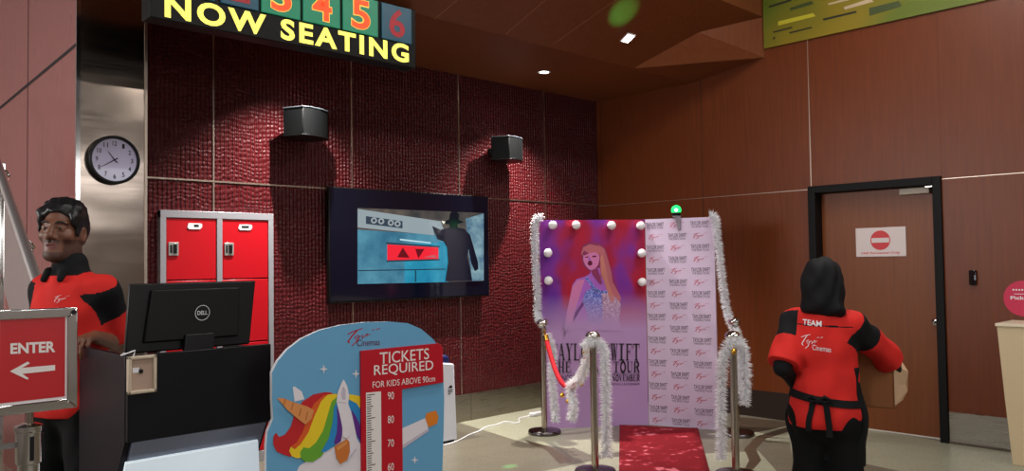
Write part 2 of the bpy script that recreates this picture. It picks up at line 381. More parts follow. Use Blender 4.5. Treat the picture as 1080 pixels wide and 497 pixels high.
# floor: terrazzo with cream and dark inlays
b = MB(); b.box((-4, -6, -.12), (9, 9, 0), M_fl)
def inlay(px, m, z): b.poly([(*atZ(x, y)[:2], z) for x, y in px], m)
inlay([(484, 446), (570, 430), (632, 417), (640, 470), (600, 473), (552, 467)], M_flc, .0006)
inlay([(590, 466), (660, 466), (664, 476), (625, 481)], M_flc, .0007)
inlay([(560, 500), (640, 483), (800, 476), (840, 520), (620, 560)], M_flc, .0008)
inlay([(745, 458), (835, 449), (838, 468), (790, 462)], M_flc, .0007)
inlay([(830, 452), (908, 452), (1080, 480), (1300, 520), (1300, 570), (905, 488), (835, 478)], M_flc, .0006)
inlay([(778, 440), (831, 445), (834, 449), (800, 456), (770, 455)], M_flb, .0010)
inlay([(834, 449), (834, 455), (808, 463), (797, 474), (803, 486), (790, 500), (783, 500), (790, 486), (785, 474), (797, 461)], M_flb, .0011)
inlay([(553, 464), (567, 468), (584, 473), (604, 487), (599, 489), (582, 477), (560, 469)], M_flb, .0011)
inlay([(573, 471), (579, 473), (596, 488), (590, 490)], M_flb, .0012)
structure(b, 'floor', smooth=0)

# red beaded feature wall with aluminium joints
b = MB(); b.box((1.66, YW, 0), (XW+.3, YW+.2, 3.9), M_red)
for x in (2.654, 3.881, 5.092, 6.297): b.box((x-.005, YW-.006, .26), (x+.005, YW, ZS), M_seam)
b.box((1.66, YW-.008, 2.154), (XW, YW, 2.166), M_seam)
structure(b, 'wall_back', smooth=0)
b = MB(); b.box((1.66, YW-.014, 0), (XW-.012, YW, .258), M_skirt)
for x in (2.9, 4.1, 5.2, 6.4): b.box((x-.002, YW-.0145, 0), (x+.002, YW-.013, .258), M_dark)
structure(b, 'baseboard_back', smooth=0)

# wood-panelled wall with the door opening
DY0, DY1, DZ = 2.352, 3.49, 2.175
b = MB()
b.box((XW, DY1, 0), (XW+.2, YW, 5.2), M_wood); b.box((XW, -6, 0), (XW+.2, DY0, 5.2), M_wood); b.box((XW, DY0, DZ), (XW+.2, DY1, 5.2), M_wood)
for y in (5.95, 4.62, 3.466, 2.35, 1.1, -.2): 
    if y in (3.466, 2.35): b.box((XW-.002, y-.004, DZ), (XW+.001, y+.004, 5.2), M_seam if y == 3.466 else M_wood)
    b.box((XW-.0015, y-.0022, DZ if DY0-.1 < y < DY1 else .26), (XW+.001, y+.0022, 5.2), M_dark if y > 3.6 else M_seam)
b.box((XW-.0015, DY1, 2.146), (XW+.001, YW, 2.152), M_seam); b.box((XW-.0015, -3, 2.146), (XW+.001, DY0, 2.152), M_seam)
structure(b, 'wall_right', smooth=0)
b = MB(); b.box((XW-.012, DY1, 0), (XW, YW-.014, .255), mat('dark_skirting', (44, 34, 30), .3)); structure(b, 'baseboard_corner', smooth=0)
b = MB(); b.box((XW-.012, -6, 0), (XW, DY0, .255), M_skirt); b.box((XW-.02, -6, .0), (XW-.012, DY0, .02), M_flb); structure(b, 'baseboard_right', smooth=0)

# door
d1 = thing('door_1', None, None, (XW, (DY0+DY1)/2, 0), kind='structure')
b = MB(); fw = .066
for y in (DY0, DY1-fw): b.box((XW-.03, y, 0), (XW+.19, y+fw, DZ), M_blackmat)
b.box((XW-.03, DY0+fw, DZ-fw), (XW+.19, DY1-fw, DZ), M_blackmat); b.build('door_frame', d1, bevel=.004)
XL = XW+.10
b = MB(); b.box((XL, DY0+fw+.004, .012), (XL+.045, DY1-fw-.004, DZ-fw-.004), M_doorwood); leaf = b.build('door_leaf', d1, smooth=0)
b = MB(); b.box((XL-.002, DY0+fw, 0), (XL+.06, DY1-fw, .011), mat('pale_threshold', (214, 208, 196), .4)); b.build('threshold', d1, smooth=0)
b = MB(); p = atX(949, 200, XL-.03); q = atX(981, 199, XL-.03)
b.box((XL-.055, q[1], 2.045), (XL, p[1], 2.098), mat('beige_closer', (176, 164, 144), .4)); cl = b.build('door_closer', d1, bevel=.006)
b = MB(); b.obox((XL-.03, q[1]-.025, 2.104), (.0, .06, .0), (.009, 0, 0), (0, 0, .005), M_chrome); b.build('closer_arm', d1)
b = MB(); p = atX(986, 340, XL); b.lathe([(.026, 0), (.026, .006), (.020, .012), (.013, .014), (.012, .03), (.010, .032)], (XL, p[1], p[2]), M_chrome, 20, (-1, 0, 0)); b.build('door_lock', d1)

# soffit over the red wall: flat strip, sloping panels, hip in the corner
P = lambda x, y, z: (x, y, z)
YE, YT, ZT = 4.735, 3.90, 3.85
xa = 6.2; b = MB(); n = np.cross((1, 0, 0), (0, YT-YE, ZT-ZS)); Dp = onplane(737, 34, (0, YE, ZS), n)
b.poly([P(1.66, YW, ZS), P(XW, YW, ZS), P(XW, YE, ZS), P(1.66, YE, ZS)], M_soffit)
b.poly([P(1.66, YE, ZS), P(xa, YE, ZS), tuple(Dp), P(XW, YT, ZT), P(1.66, YT, ZT)], M_soffit)
b.poly([P(xa, YE, ZS), P(XW, YE, ZS), P(XW, YT, 3.456), tuple(Dp)], M_soffit); b.poly([tuple(Dp), P(XW, YT, 3.456), P(XW, YT, ZT)], M_soffit)
b.box((1.66, YT, ZT), (XW, YT+.02, 4.75), M_soffit)
sl = lambda x, y: onplane(x, y, (0, YE, ZS), n)
for (a, c) in (((457.7, 20.4), (482, 0)), ((533, 36), (575, 0)), ((582.7, 47), (660, -8)), ((672, 72), (737, 34))):
    p, q = sl(*a), sl(*c); nn = unit(n)*(-1 if n[2] > 0 else 1); w = unit(np.cross(q-p, nn))*.004
    if a[0] != 672: q = p+(q-p)*((YT-p[1])/(q[1]-p[1]))
    b.poly([p-w+nn*.002, p+w+nn*.002, q+w+nn*.002, q-w+nn*.002], mat('soffit_joint', (150, 104, 70), .5))
structure(b, 'ceiling_soffit', smooth=0)
b = MB(); b.box((-4, -6, 4.75), (XW+.2, YT+.02, 4.9), mat('dark_upper_ceiling', (62, 60, 66), .8)); b.box((-4, YT+.02, 4.75), (1.66, 9, 4.9), MATS['dark_upper_ceiling'])
structure(b, 'ceiling', smooth=0)

# metal-clad pier and stair side wall on the left, plain walls behind the camera
b = MB(); XP, YP = 1.592, 5.6
b.box((XP, YP, 0), (2.012, YW+.2, 4.75), M_steel); b.box((XP-.012, YP, 0), (XP, 9, 4.75), M_pink)
b.box((XP-.014, YP-.012, 0), (XP+.012, YP+.004, 4.75), M_chrome); b.box((2.0, YP-.006, 0), (2.018, YP+.01, 4.75), M_seam)
for y in (6.75, 7.75): b.box((XP-.014, y-.006, 0), (XP-.011, y+.006, 4.75), mat('panel_gap', (90, 60, 58), .5, .6))
p, q = atX(2, 112, XP-.0145), atX(80, 47, XP-.0145); e = unit(q-p); p = p-e*1.2; w = np.array([0, -e[2], e[1]])*.011
b.poly([p-w, q-w, q+w, p+w], M_dark)
p, q = atX(0, 263, XP-.0145), atX(42, 257, XP-.0145)
structure(b, 'wall_left', smooth=0)
b = MB(); pg = mat('pale_lobby_paint', (176, 170, 166), .7)
b.box((-4.2, -6, 0), (-4, 9, 4.9), pg); b.box((-4, 9, 0), (1.66, 9.2, 4.9), pg); structure(b, 'wall_stair_side', smooth=0)
b = MB(); b.box((-4.2, -6.2, 0), (XW+.2, -6, 4.9), pg); structure(b, 'wall_entrance', smooth=0)

# stair handrail with standoff knobs and the glass under it
hr = thing('stair_handrail', 'polished steel stair handrail sloping up past the man at left', 'handrail', (1.18, 5.2, 1.0))
p1, p2 = atD(-1, 178, 5.0), atD(45, 315, 4.1); e = (p1-p2); A, Bq = p2-e*.18, p1+e*.8
b = MB(); b.tube([A, Bq], .027, mat('satin_rail_steel', (222, 218, 214), .34, .9), 16); b.build('rail_tube', hr)
for t in (.42, 1.02):
    s = p2+e*t; b = MB(); b.tube([s, s+np.array([.045, 0, -.03]), s+np.array([.06, 0, -.06])], .008, M_chrome, 8); b.lathe([(.022, 0), (.026, .006), (.026, .016), (.016, .022)], s+np.array([.05, 0, -.075]), M_chrome, 16, (-1, 0, 0)); b.build('standoff', hr)
gl = mat('balustrade_glass', (215, 228, 230), .03, 0, trans=1.)
b = MB(); g0, g1 = A+np.array([0.03, 0, -.12]), p2+e*1.6+np.array([.03, 0, -.12])
b.prism([g0, g1, g1-np.array([0, 0, .62]), g0-np.array([0, 0, .62])], (.012, 0, 0), gl); b.build('glass_panel', hr, smooth=0)
for t in (-.05, 1.1):
    b = MB(); s = p2+e*t; b.box((s[0]+.012, s[1]-.02, 0), (s[0]+.052, s[1]+.02, s[2]-.03), M_chrome); b.build('post', hr, bevel=.003)

# ------------------------------------------------------------------ things on the walls
# hanging NOW SEATING board
YS = 4.66
sg = thing('seating_sign', 'black hanging NOW SEATING board with green numbered tiles under the soffit', 'sign', (2.7, YS, 2.9))
m_let = mat('sign_letters_lit', (230, 220, 110), .5, emit=(238, 226, 92), es=1.0)
m_tg = mat('tile_green_lit', (10, 110, 80), .4, emit=(8, 120, 84), es=.55); m_tb = mat('tile_teal_dim', (8, 66, 84), .4, emit=(6, 70, 92), es=.35)
m_do = mat('digit_orange_lit', (240, 70, 20), .5, emit=(255, 62, 10), es=1.); m_dr = mat('digit_red_dim', (150, 20, 30), .5, emit=(150, 18, 30), es=.4); m_dy = mat('digit_outline', (230, 190, 80), .5, emit=(240, 190, 70), es=.8)
xl = atY(158, 20, YS)[0]; xr, _, zb = atY(439, 72.5, YS); zt = ZS-.004
b = MB(); b.box((xl, YS, zb), (xr, YS+.13, zt), mat('sign_black_face', (10, 11, 9), .5, spec=.2)); hs = b.build('housing', sg, bevel=.006)
p0, p1 = atY(173.4, 17.5, YS), atY(431, 67, YS); h = .133
b = MB(); put_text(b, 'NOW SEATING', [(p0[0], YS-.003, p0[2]-.003), (p1[0], YS-.003, p1[2]), (p1[0], YS-.003, p1[2]+h), (p0[0], YS-.003, p0[2]+h)], m_let, .035, gap=1.22); b.build('lettering', sg, smooth=0)
tx = [(188, 226), (232, 272), (275, 316), (319, 358), (361, 398), (402, 433.5)]
for i, (a, c) in enumerate(tx):
    x0, x1 = atY(a, 20+.19*(a-173), YS)[0], atY(c, 20+.19*(c-173), YS)[0]; lit = i in (2, 3, 4); z0 = zb+.165
    b = MB(); b.box((x0, YS-.012, z0), (x1, YS-.001, zt-.012), m_tg if lit else m_tb); t = b.build('number_tile', sg, bevel=.003)
    b = MB(); dx = (x1-x0); q = lambda g, yo: [(x0+dx*(.24-g), YS-yo, z0+.028-g*dx), (x0+dx*(.76+g), YS-yo, z0+.028-g*dx), (x0+dx*(.76+g), YS-yo, zt-.035+g*dx), (x0+dx*(.24-g), YS-yo, zt-.035+g*dx)]
    if lit: put_text(b, str(i+1), q(.015, .0135), m_dy, .045)
    put_text(b, str(i+1), q(0, .0145), m_do if lit else m_dr, .02); b.build('numeral', t, smooth=0)

# wall clock
c0 = atY(121.5, 168.5, YP-.05); R = .158
ck = thing('wall_clock', 'round black-rimmed wall clock with pale dial on the steel pier', 'clock', (c0[0], YP, c0[2]))
AX = (0, -1, 0); cc = np.array([c0[0], YP, c0[2]])
b = MB(); b.lathe([(R*.94, 0), (R, .012), (R, .045), (R*.97, .055), (R*.90, .056), (R*.87, .046), (R*.87, .0)], cc, M_black, 48, AX); b.build('rim', ck)
b = MB(); m_dial = mat('lilac_white_dial', (182, 176, 206), .25, coat=.6); b.lathe([(R*.88, .036), (R*.88, .038)], cc, m_dial, 48, AX); dl = b.build('dial', ck)
b = MB(); yq = YP-.0395
for k in range(12):
    a = math.radians(90-30*(k+1)); cx, cz = cc[0]+R*.68*math.cos(a), cc[2]+R*.68*math.sin(a); w = R*(.17 if k >= 9 else .10); hh = R*.19
    put_text(b, str(k+1), [(cx-w/2, yq, cz-hh/2), (cx+w/2, yq, cz-hh/2), (cx+w/2, yq, cz+hh/2), (cx-w/2, yq, cz+hh/2)], M_dark, .01)
b.build('numerals', dl, smooth=0)
def clockhand(nm, ang, ln, w, y, m):
    b = MB(); a = math.radians(90-ang); d = np.array([math.cos(a), 0, math.sin(a)]); pq = np.array([-d[2], 0, d[0]]); o = np.array([cc[0], y, cc[2]])
    b.prism([o-d*R*.14-pq*w, o+d*ln-pq*w*.4, o+d*ln+pq*w*.4, o-d*R*.14+pq*w], (0, -.0015, 0), m); b.build(nm, ck, smooth=0)
clockhand('hour_hand', 238, R*.60, .004, YP-.041, M_black); clockhand('minute_hand', 322, R*.42, .003, YP-.0435, M_black); clockhand('second_hand', 132, R*.2, .0015, YP-.046, M_black)

# locker bank set into the red wall
YK = YW-.035; lx0, lx1, lz = 2.239, 3.119, 1.925
lk = thing('locker_cabinet', 'bank of red steel lockers in a grey frame against the red wall', 'lockers', (2.68, YW, 0))
m_lr = mat('locker_red', (172, 14, 26), .34, spec=.3); b = MB(); fr = .042
xs = [lx0, (lx0+lx1)/2, lx1]
zr = [lz, 1.417, .93, .44, 0]
for x in (lx0, xs[1]-fr/2, lx1-fr): b.box((x, YK-.02, 0), (x+fr, YW, lz), M_grey)
b.box((lx0, YK-.0205, lz-.052), (lx1, YW, lz+.001), M_grey); b.box((lx0, YK-.018, 0), (lx1, YW, .08), M_grey); b.build('frame', lk, bevel=.003)
for cidx in range(2):
    for k in range(4):
        a = (lx0+fr if cidx == 0 else xs[1]+fr/2)+.003; c = (xs[1]-fr/2 if cidx == 0 else lx1-fr)-.003; zz1 = zr[k]-(.055 if k == 0 else .004); zz0 = zr[k+1]+(.084 if k == 3 else .004)
        b = MB(); b.box((a, YK-.012, zz0), (c, YW-.004, zz1), m_lr); dr = b.build('door', lk, bevel=.004)
        b = MB(); hx = a+.05; hz = zz1-(zz1-zz0)*.5
        b.box((hx-.036, YK-.022, hz-.048), (hx+.036, YK-.012, hz+.048), mat('latch_pale', (176, 178, 174), .3, .6)); b.box((hx-.004, YK-.028, hz-.034), (hx+.022, YK-.02, hz+.034), M_black); b.box((hx-.026, YK-.025, hz-.03), (hx-.012, YK-.021, hz+.03), M_blackmat); b.build('latch', dr, bevel=.002)
        b = MB(); tx0 = (a+c)/2+(.02 if cidx == 0 else -.005); tz = zz1-.05
        b.prism([(tx0-.055, YK-.012, tz-.016), (tx0-.04, YK-.012, tz-.028), (tx0+.04, YK-.012, tz-.028), (tx0+.055, YK-.012, tz-.012), (tx0+.055, YK-.012, tz+.012), (tx0+.04, YK-.012, tz+.016), (tx0-.045, YK-.012, tz+.016)], (0, -.006, 0), M_white)
        b.box((tx0-.005 if cidx == 0 else tx0-.03, YK-.0195, tz-.012), (tx0+.03, YK-.0185, tz+.006), M_dark); b.build('label_holder', dr, smooth=0)

# television
YT_ = YW-.09
tv = thing('television', 'large flat black television showing a film scene on the red wall', 'television', (4.5, YW, 1.7))
tq = [atY(*p, YT_) for p in ((348, 321), (516, 312), (515, 207), (346, 197))]
x0, x1 = (tq[0][0]+tq[3][0])/2, (tq[1][0]+tq[2][0])/2; z0, z1 = (tq[0][2]+tq[1][2])/2, (tq[2][2]+tq[3][2])/2
b = MB(); b.box((x0, YT_, z0), (x1, YT_+.045, z1), M_black); b.box((x0+.3, YT_+.045, z0+.2), (x1-.3, YW, z1-.2), M_black); b.build('casing', tv, bevel=.006)
b = MB(); m_scr = mat('screen_off_black', (7, 9, 20), .06, emit=(8, 12, 34), es=.28); b.box((x0+.012, YT_-.004, z0+.018), (x1-.012, YT_-.001, z1-.012), m_scr); scr = b.build('screen', tv, smooth=0)
tvp = lambda pts: [atY(345+x*175/644, 190+y*135/497, YT_-.006) for x, y in pts]
def mscr(nm, rgb, es=.55): return mat('film_'+nm, (2, 2, 2), .12, emit=rgb, es=es*1.35)
def film_noise(m, a, c, sc):
    t = NT(m); t.l(t.ramp(t.noise(t.coords((1, 1, 1)), sc, 4, .6), [(.3, a), (.7, c)]), t.b.inputs['Emission Color']); return m
b = MB(); lay = [0]
def film(pts, m): lay[0] += 1; b.poly([q-np.array([0, .0005*lay[0], 0]) for q in tvp(pts)], m)
film([(118, 108), (605, 128), (605, 392), (118, 404)], film_noise(mscr('backdrop', (96, 96, 92), .5), (60, 64, 70), (128, 116, 104), 5))
film([(118, 192), (410, 212), (470, 230), (470, 396), (118, 404)], film_noise(mscr('oven', (52, 118, 146), .65), (44, 104, 134), (92, 158, 182), 4))
film([(300, 250), (470, 240), (470, 396), (300, 400)], film_noise(mscr('oven_glow', (30, 140, 180), .6), (24, 128, 170), (60, 176, 206), 3))
film([(118, 112), (440, 160), (455, 200), (410, 214), (118, 184)], mscr('control_panel', (150, 164, 170), .7))
film([(150, 140), (292, 160), (292, 188), (150, 170)], mscr('panel_dark', (58, 76, 92)))
for cx, cy in ((181, 157), (209, 160), (246, 166), (272, 170)):
    film([(cx+12*math.cos(a), cy+12*math.sin(a)) for a in np.linspace(0, 2*PI, 14)[:-1]], mscr('dial', (170, 180, 184), .6)); film([(cx+6*math.cos(a), cy+6*math.sin(a)) for a in np.linspace(0, 2*PI, 10)[:-1]], mscr('panel_dark', (58, 76, 92)))
film([(232, 250), (430, 262), (430, 306), (232, 312)], mscr('oven_window', (228, 36, 52), .85)); film([(270, 300), (292, 262), (318, 302)], mscr('window_shade', (120, 20, 34))); film([(340, 268), (376, 268), (352, 304)], mscr('window_shade', (120, 20, 34))); film([(372, 300), (415, 290), (425, 302)], mscr('window_pink', (220, 110, 120)))
film([(228, 242), (434, 256), (434, 262), (228, 249)], mscr('window_edge', (34, 66, 84))); film([(228, 312), (434, 306), (434, 312), (228, 318)], mscr('window_edge', (34, 66, 84)))
film([(280, 228), (400, 242), (400, 247), (280, 234)], mscr('handle', (180, 214, 224), .8)); film([(118, 350), (458, 344), (458, 348), (118, 354)], mscr('window_edge', (34, 66, 84))); film([(338, 348), (343, 348), (343, 396), (338, 396)], mscr('window_edge', (34, 66, 84)))
film([(535, 150), (605, 130), (605, 390), (560, 392), (545, 280)], film_noise(mscr('smoke', (110, 150, 168), .6), (70, 110, 140), (150, 186, 196), 9))
film([(418, 214), (440, 192), (470, 186), (492, 182), (530, 190), (552, 214), (566, 262), (582, 318), (584, 346), (570, 354), (556, 322), (546, 268), (540, 300), (552, 340), (560, 390), (455, 394), (466, 320), (462, 262), (448, 238), (424, 230)], mscr('coat', (12, 18, 36), .7))
film([(444, 162), (470, 154), (474, 130), (482, 122), (498, 122), (508, 132), (508, 154), (528, 164), (500, 172), (460, 172)], mscr('hat', (16, 18, 30), .7)); film([(470, 168), (502, 168), (504, 190), (474, 190)], mscr('hat', (16, 18, 30), .7))
film([(404, 178), (430, 190), (444, 196), (438, 214), (414, 210)], mscr('coat', (12, 18, 36), .7)); film([(440, 158), (456, 162), (448, 172)], mscr('spark', (230, 226, 214), .9))
b.build('picture', scr, smooth=0)

# wall speakers
def speaker(label, px, py, rz):
    c = atY(px, py, YW-.22); root = thing('wall_speaker', label, 'speaker', c, rz, 'black speakers on the red wall')
    b = MB(); w, h, d = .172, .108, .12
    prof = [(-w, d), (-w*.97, -d*.55), (-w*.6, -d*.86), (0, -d), (w*.6, -d*.86), (w*.97, -d*.55), (w, d)]
    b.prism([(x, y, -h) for x, y in prof], (0, 0, 2*h), mat('speaker_grille', (5, 7, 8), .5, spec=.2)); b.build('cabinet', root, bevel=.008)
    b = MB(); pf = [(x*1.02, y*1.03) for x, y in prof]
    for z in (-h-.006, h-.002): b = MB(); b.prism([(x, y, z) for x, y in pf], (0, 0, .01), mat('speaker_edge_lit', (60, 66, 70), .35) if z > 0 else M_black); b.build('end_trim', root, bevel=.002)  # top trim painted lighter for the light falling on it
    b = MB(); b.lathe([(.012, 0), (.012, .003)], (-.085 if rz > .3 else .085, -d*.79, -.01), M_white, 12, (0, -1, 0)); b.build('badge', root, smooth=0)
    b = MB(); wl = Matrix.Rotation(-rz, 3, 'Z') @ Vector((-.06, YW-c[1]-.012, 0)); b.tube([(0, d, 0), (wl.x*.8, d+.04, 0), (wl.x, wl.y, wl.z)], .018, M_black, 10); b.box((-.05, d-.002, -.05), (.05, d+.02, .05), M_black)
    b.ball((wl.x, wl.y, wl.z), .035, M_black, 12); b.build('bracket', root)
speaker('black wall speaker above the television, the one nearer the clock', 326, 131, .40)
speaker('black wall speaker above the right end of the television, nearer the corner', 537, 158, .42)

# ceiling lights: round one in the flat soffit, square one in the sloping part
def dl_round(label, x, y, grp):
    t = thing('downlight', label, 'ceiling light', (x, y, ZS), 0, grp)
    b = MB(); b.lathe([(.062, 0), (.062, -.006), (.045, -.004), (.045, .0)], (x, y, ZS), M_white, 24); b.build('trim_ring', t)
    b = MB(); b.lathe([(.044, -.002), (.044, -.0035)], (x, y, ZS), mat('lamp_lens', (255, 250, 240), .4, emit=(255, 246, 230), es=14), 24); b.build('lens', t)
dl_round('small round downlight glowing in the flat soffit near the corner', 5.658, 5.39, None)
sq = sl(662, 40); t = thing('square_downlight', 'small square downlight in the sloping ceiling below the green glow', 'ceiling light', sq)
nn = unit(n)*(-1 if n[2] > 0 else 1); ax = np.array([1., 0, 0]); ay = unit(np.cross(nn, ax))
b = MB(); b.obox(sq+nn*.004, ax*.055, ay*.055, nn*.004, M_white); b.build('frame', t)
b = MB(); b.obox(sq+nn*.009, ax*.042, ay*.042, nn*.0015, MATS['lamp_lens']); b.ball(sq+nn*.012, .012, M_grey, 10); b.build('lens', t)

# yellow-green banner high on the wood wall
bn = thing('wall_banner', 'yellow-green banner with dark and pale dashes high on the wood wall', 'banner', (XW, 2.9, 3.53))
b = MB(); m_bn = mat('banner_yellow_green', (140, 124, 8), .6)
t = NT(m_bn); v = t.coords((0, .45, .5)); t.l(t.ramp(t.noise(v, 1.6, 2), [(.40, (138, 118, 6)), (.62, (92, 106, 12))]), t.b.inputs['Base Color'])
b.box((XW-.022, .6, 3.535), (XW-.002, 3.891, 4.74), m_bn); b.build('panel', bn, smooth=0)
b = MB(); bp = lambda pts, m, o: b.poly([atX(800+x*200/1080, y*60/324, XW-.0235-o*.0005) for x, y in pts], m)
bd = mat('banner_dark', (38, 40, 16), .6); by = mat('banner_bright', (196, 186, 44), .6); bk = mat('banner_pale', (196, 172, 140), .6); bg = mat('banner_green', (62, 74, 30), .6)
for pts, m, o in (([(55, 35), (180, -5), (190, 5), (60, 45)], bd, 1), ([(178, 45), (300, 5), (315, 22), (180, 62)], bg, 1), ([(112, 122), (310, 75), (325, 92), (112, 146)], by, 1), ([(82, 180), (190, 152), (194, 160), (86, 188)], bd, 1),
                  ([(174, 184), (300, 152), (306, 160), (178, 192)], bd, 1), ([(366, 106), (552, 62), (562, 72), (370, 118)], bd, 1), ([(395, 20), (520, -15), (560, -10), (400, 28)], bk, 1), ([(486, 40), (640, -10), (655, 10), (490, 55)], bk, 1), ([(630, 45), (800, 5), (815, 35), (632, 90)], bg, 2), ([(82, 212), (94, 210), (94, 222), (84, 226)], bd, 1)): bp(pts, m, o)
for pts in stroke(arc(865, -20, 70, 50, 180, 360, 14), 16): bp(pts, by, 3)
rr = random.Random(3)
for k in range(40):
    y0 = rr.uniform(.7, 3.5); z0_ = rr.uniform(3.95, 4.6); w = rr.uniform(.1, .35)
    b.poly([(XW-.0245, y0, z0_), (XW-.0245, y0-w, z0_+.02), (XW-.0245, y0-w, z0_+.05), (XW-.0245, y0, z0_+.03)], rr.choice([bd, by, bk, bg]))
b.build('printed_dashes', bn, smooth=0)

# no-entry plate on the door
c0, c1 = atX(903, 270, XL-.006), atX(955, 240, XL-.006); ya, yb, za, zb_ = c0[1], c1[1], (atX(903, 271.5, XL)[2]+atX(955, 270, XL)[2])/2, (c1[2]+atX(903, 240, XL)[2])/2
ns = thing('no_entry_sign', 'white no-entry plate fixed to the wooden door', 'sign', (XL, (ya+yb)/2, (za+zb_)/2))
b = MB(); b.box((XL-.006, yb, za), (XL, ya, zb_), mat('sign_white', (214, 200, 198), .4)); b.build('plate', ns, bevel=.0025)
b = MB(); cy, cz, rd = (ya+yb)/2, za+(zb_-za)*.56, (zb_-za)*.335
for k, (r_, m) in enumerate(((rd, mat('sign_red', (200, 14, 28), .4)),)): b.lathe([(r_, 0), (r_, .0008)], (XL-.006, cy, cz), m, 32, (-1, 0, 0))
b.box((XL-.0078, cy-rd*.88, cz-rd*.24), (XL-.0069, cy+rd*.88, cz+rd*.24), MATS['sign_white']); b.build('no_entry_symbol', ns, smooth=0)
b = MB(); zz = za+.018; put_text(b, 'Hall Personnel Only', [(XL-.0068, ya-.05, zz), (XL-.0068, yb+.05, zz), (XL-.0068, yb+.05, zz+.024), (XL-.0068, ya-.05, zz+.024)], MATS['sign_red'], .02); b.build('lettering', ns, smooth=0)

# access reader, round sticker, cream counter
c = atX(1026, 293, XW-.015)
rd_ = thing('access_reader', 'small black access reader on the wood wall right of the door', 'card reader', (XW, c[1], c[2]))
b = MB(); b.box((XW-.03, c[1]-.026, c[2]-.06), (XW, c[1]+.026, c[2]+.06), M_blackgloss); b.build('reader_body', rd_, bevel=.008)
b = MB(); b.box((XW-.032, c[1]-.026, c[2]-.02), (XW-.029, c[1]-.016, c[2]+.02), mat('reader_lens', (120, 124, 136), .2)); b.build('reader_lens', rd_)
c = atX(1079.5, 315, XW-.004); st = thing('pickup_sticker', 'round crimson pick-up sticker on the wood wall', 'sticker', (XW, c[1], c[2]))
b = MB(); b.lathe([(.137, 0), (.137, .003)], (XW, c[1], c[2]), mat('crimson_vinyl', (196, 18, 70), .45), 40, (-1, 0, 0)); b.build('disc', st, smooth=0)
b = MB(); xx = XW-.0038; tq = lambda w, zc, h: [(xx, c[1]+w, c[2]+zc-h/2), (xx, c[1]-w, c[2]+zc-h/2), (xx, c[1]-w, c[2]+zc+h/2), (xx, c[1]+w, c[2]+zc+h/2)]
put_text(b, 'Pick-Up', tq(.088, .0, .034), M_white, .02); put_uv(b, [[(0, 0), (1, 0), (1, 1), (0, 1)]], tq(.062, .034, .004), M_white)
for u in (-.06, -.04, -.02, .0, .02, .04): put_uv(b, [[(0, 0), (1, 0), (1, 1), (0, 1)]], [(xx, c[1]-u+.012, c[2]+.06), (xx, c[1]-u, c[2]+.06), (xx, c[1]-u, c[2]+.072), (xx, c[1]-u+.012, c[2]+.072)], M_white)
b.build('lettering', st, smooth=0)
XC = 6.72; ct = thing('cream_counter', 'cream laminate counter block at the right edge by the wood wall', 'counter', (XC+.2, 1.4, 0))
p = atX(1051, 341, XC); m_cr = mat('cream_laminate', (206, 186, 148), .45); q = atX(1063.5, 460, XC)
b = MB(); b.prism([(XC, .4, 0), (XC, q[1]-.02, 0), (XC, q[1]+(p[1]-q[1])*.35, q[2]+.3), (XC, p[1], p[2]-.02), (XC, .4, p[2]-.02)], (XW-XC-.04, 0, 0), m_cr); b.build('body', ct, bevel=.004)
b = MB(); b.prism([(XC-.012, .38, p[2]-.022), (XC-.012, p[1]+.008, p[2]-.022), (XC-.012, p[1]+.008, p[2]), (XC-.012, .38, p[2])], (XW-XC-.03, 0, 0), mat('cream_top_edge', (226, 214, 186), .4)); b.build('countertop', ct, bevel=.003)

# ================================================================== THE PHOTO CORNER
BA, BB, BC = np.array([5.351, 5.19, 0]), np.array([6.165, 4.612, 0]), np.array([6.372, 3.999, 0]); HB = 1.9
Z = np.array([0, 0, 1.])
def panel_axes(A, B): u = unit(B-A); nn = unit(np.cross(u, Z)); return u, nn           # nn points to the camera side
u1, n1 = panel_axes(BA, BB); u2, n2 = panel_axes(BB, BC)
if np.dot(n1, -BA) < 0: n1 = -n1
if np.dot(n2, -BB) < 0: n2 = -n2
pb = thing('poster_board', 'tall purple and red concert poster board edged with white globe bulbs', 'poster board', (BA+BB)/2)
m_edge = mat('board_edge_white', (206, 196, 210), .6)
b = MB(); b.prism([BA, BB, BB-n1*.03, BA-n1*.03], Z*HB, m_edge)
for s in (.25, .75): c = BA+(BB-BA)*s-n1*.03; b.prism([c, c-n1*.14, c+Z*1.0], u1*.02, m_edge)
b.build('panel', pb, smooth=0)
m_pg = mat('poster_print', (110, 40, 120), .5, spec=.2); t = NT(m_pg)
geo = t.coords((1, 1, 1)); sx = t.n('ShaderNodeSeparateXYZ'); t.l(geo, sx.inputs[0])
nz = t.noise(t.coords((1.3, 1.3, .9), loc=(1.2, .4, .1)), 2.1, 2, .45)
colr = t.ramp(nz, [(.30, (92, 34, 150)), (.45, (122, 44, 140)), (.54, (158, 30, 70)), (.66, (172, 22, 34)), (.8, (140, 50, 130))])
mr = t.n('ShaderNodeMapRange'); mr.inputs[1].default_value = .88; mr.inputs[2].default_value = 1.22; t.l(sx.outputs[2], mr.inputs[0])
t.l(t.mix(mr.outputs[0], (*lin((178, 142, 190)),), colr), t.b.inputs['Base Color'])
m_txt = mat('print_black', (26, 16, 26), .5)
PB = lambda x, y, o=1: onplane(x, y, BA+n1*(.001+.0006*o), n1)
b = MB(); b.poly([BA+n1*.001, BB+n1*.001, BB+n1*.001+Z*HB, BA+n1*.001+Z*HB], m_pg)
def pp(pts, m, o): b.poly([PB(575+x*115/408, 225+y*140/497, o) for x, y in pts], m)
pm = lambda nm, rgb: mat('poster_'+nm, rgb, .5, spec=.2)
m_halo = pm('halo', (116, 60, 176))
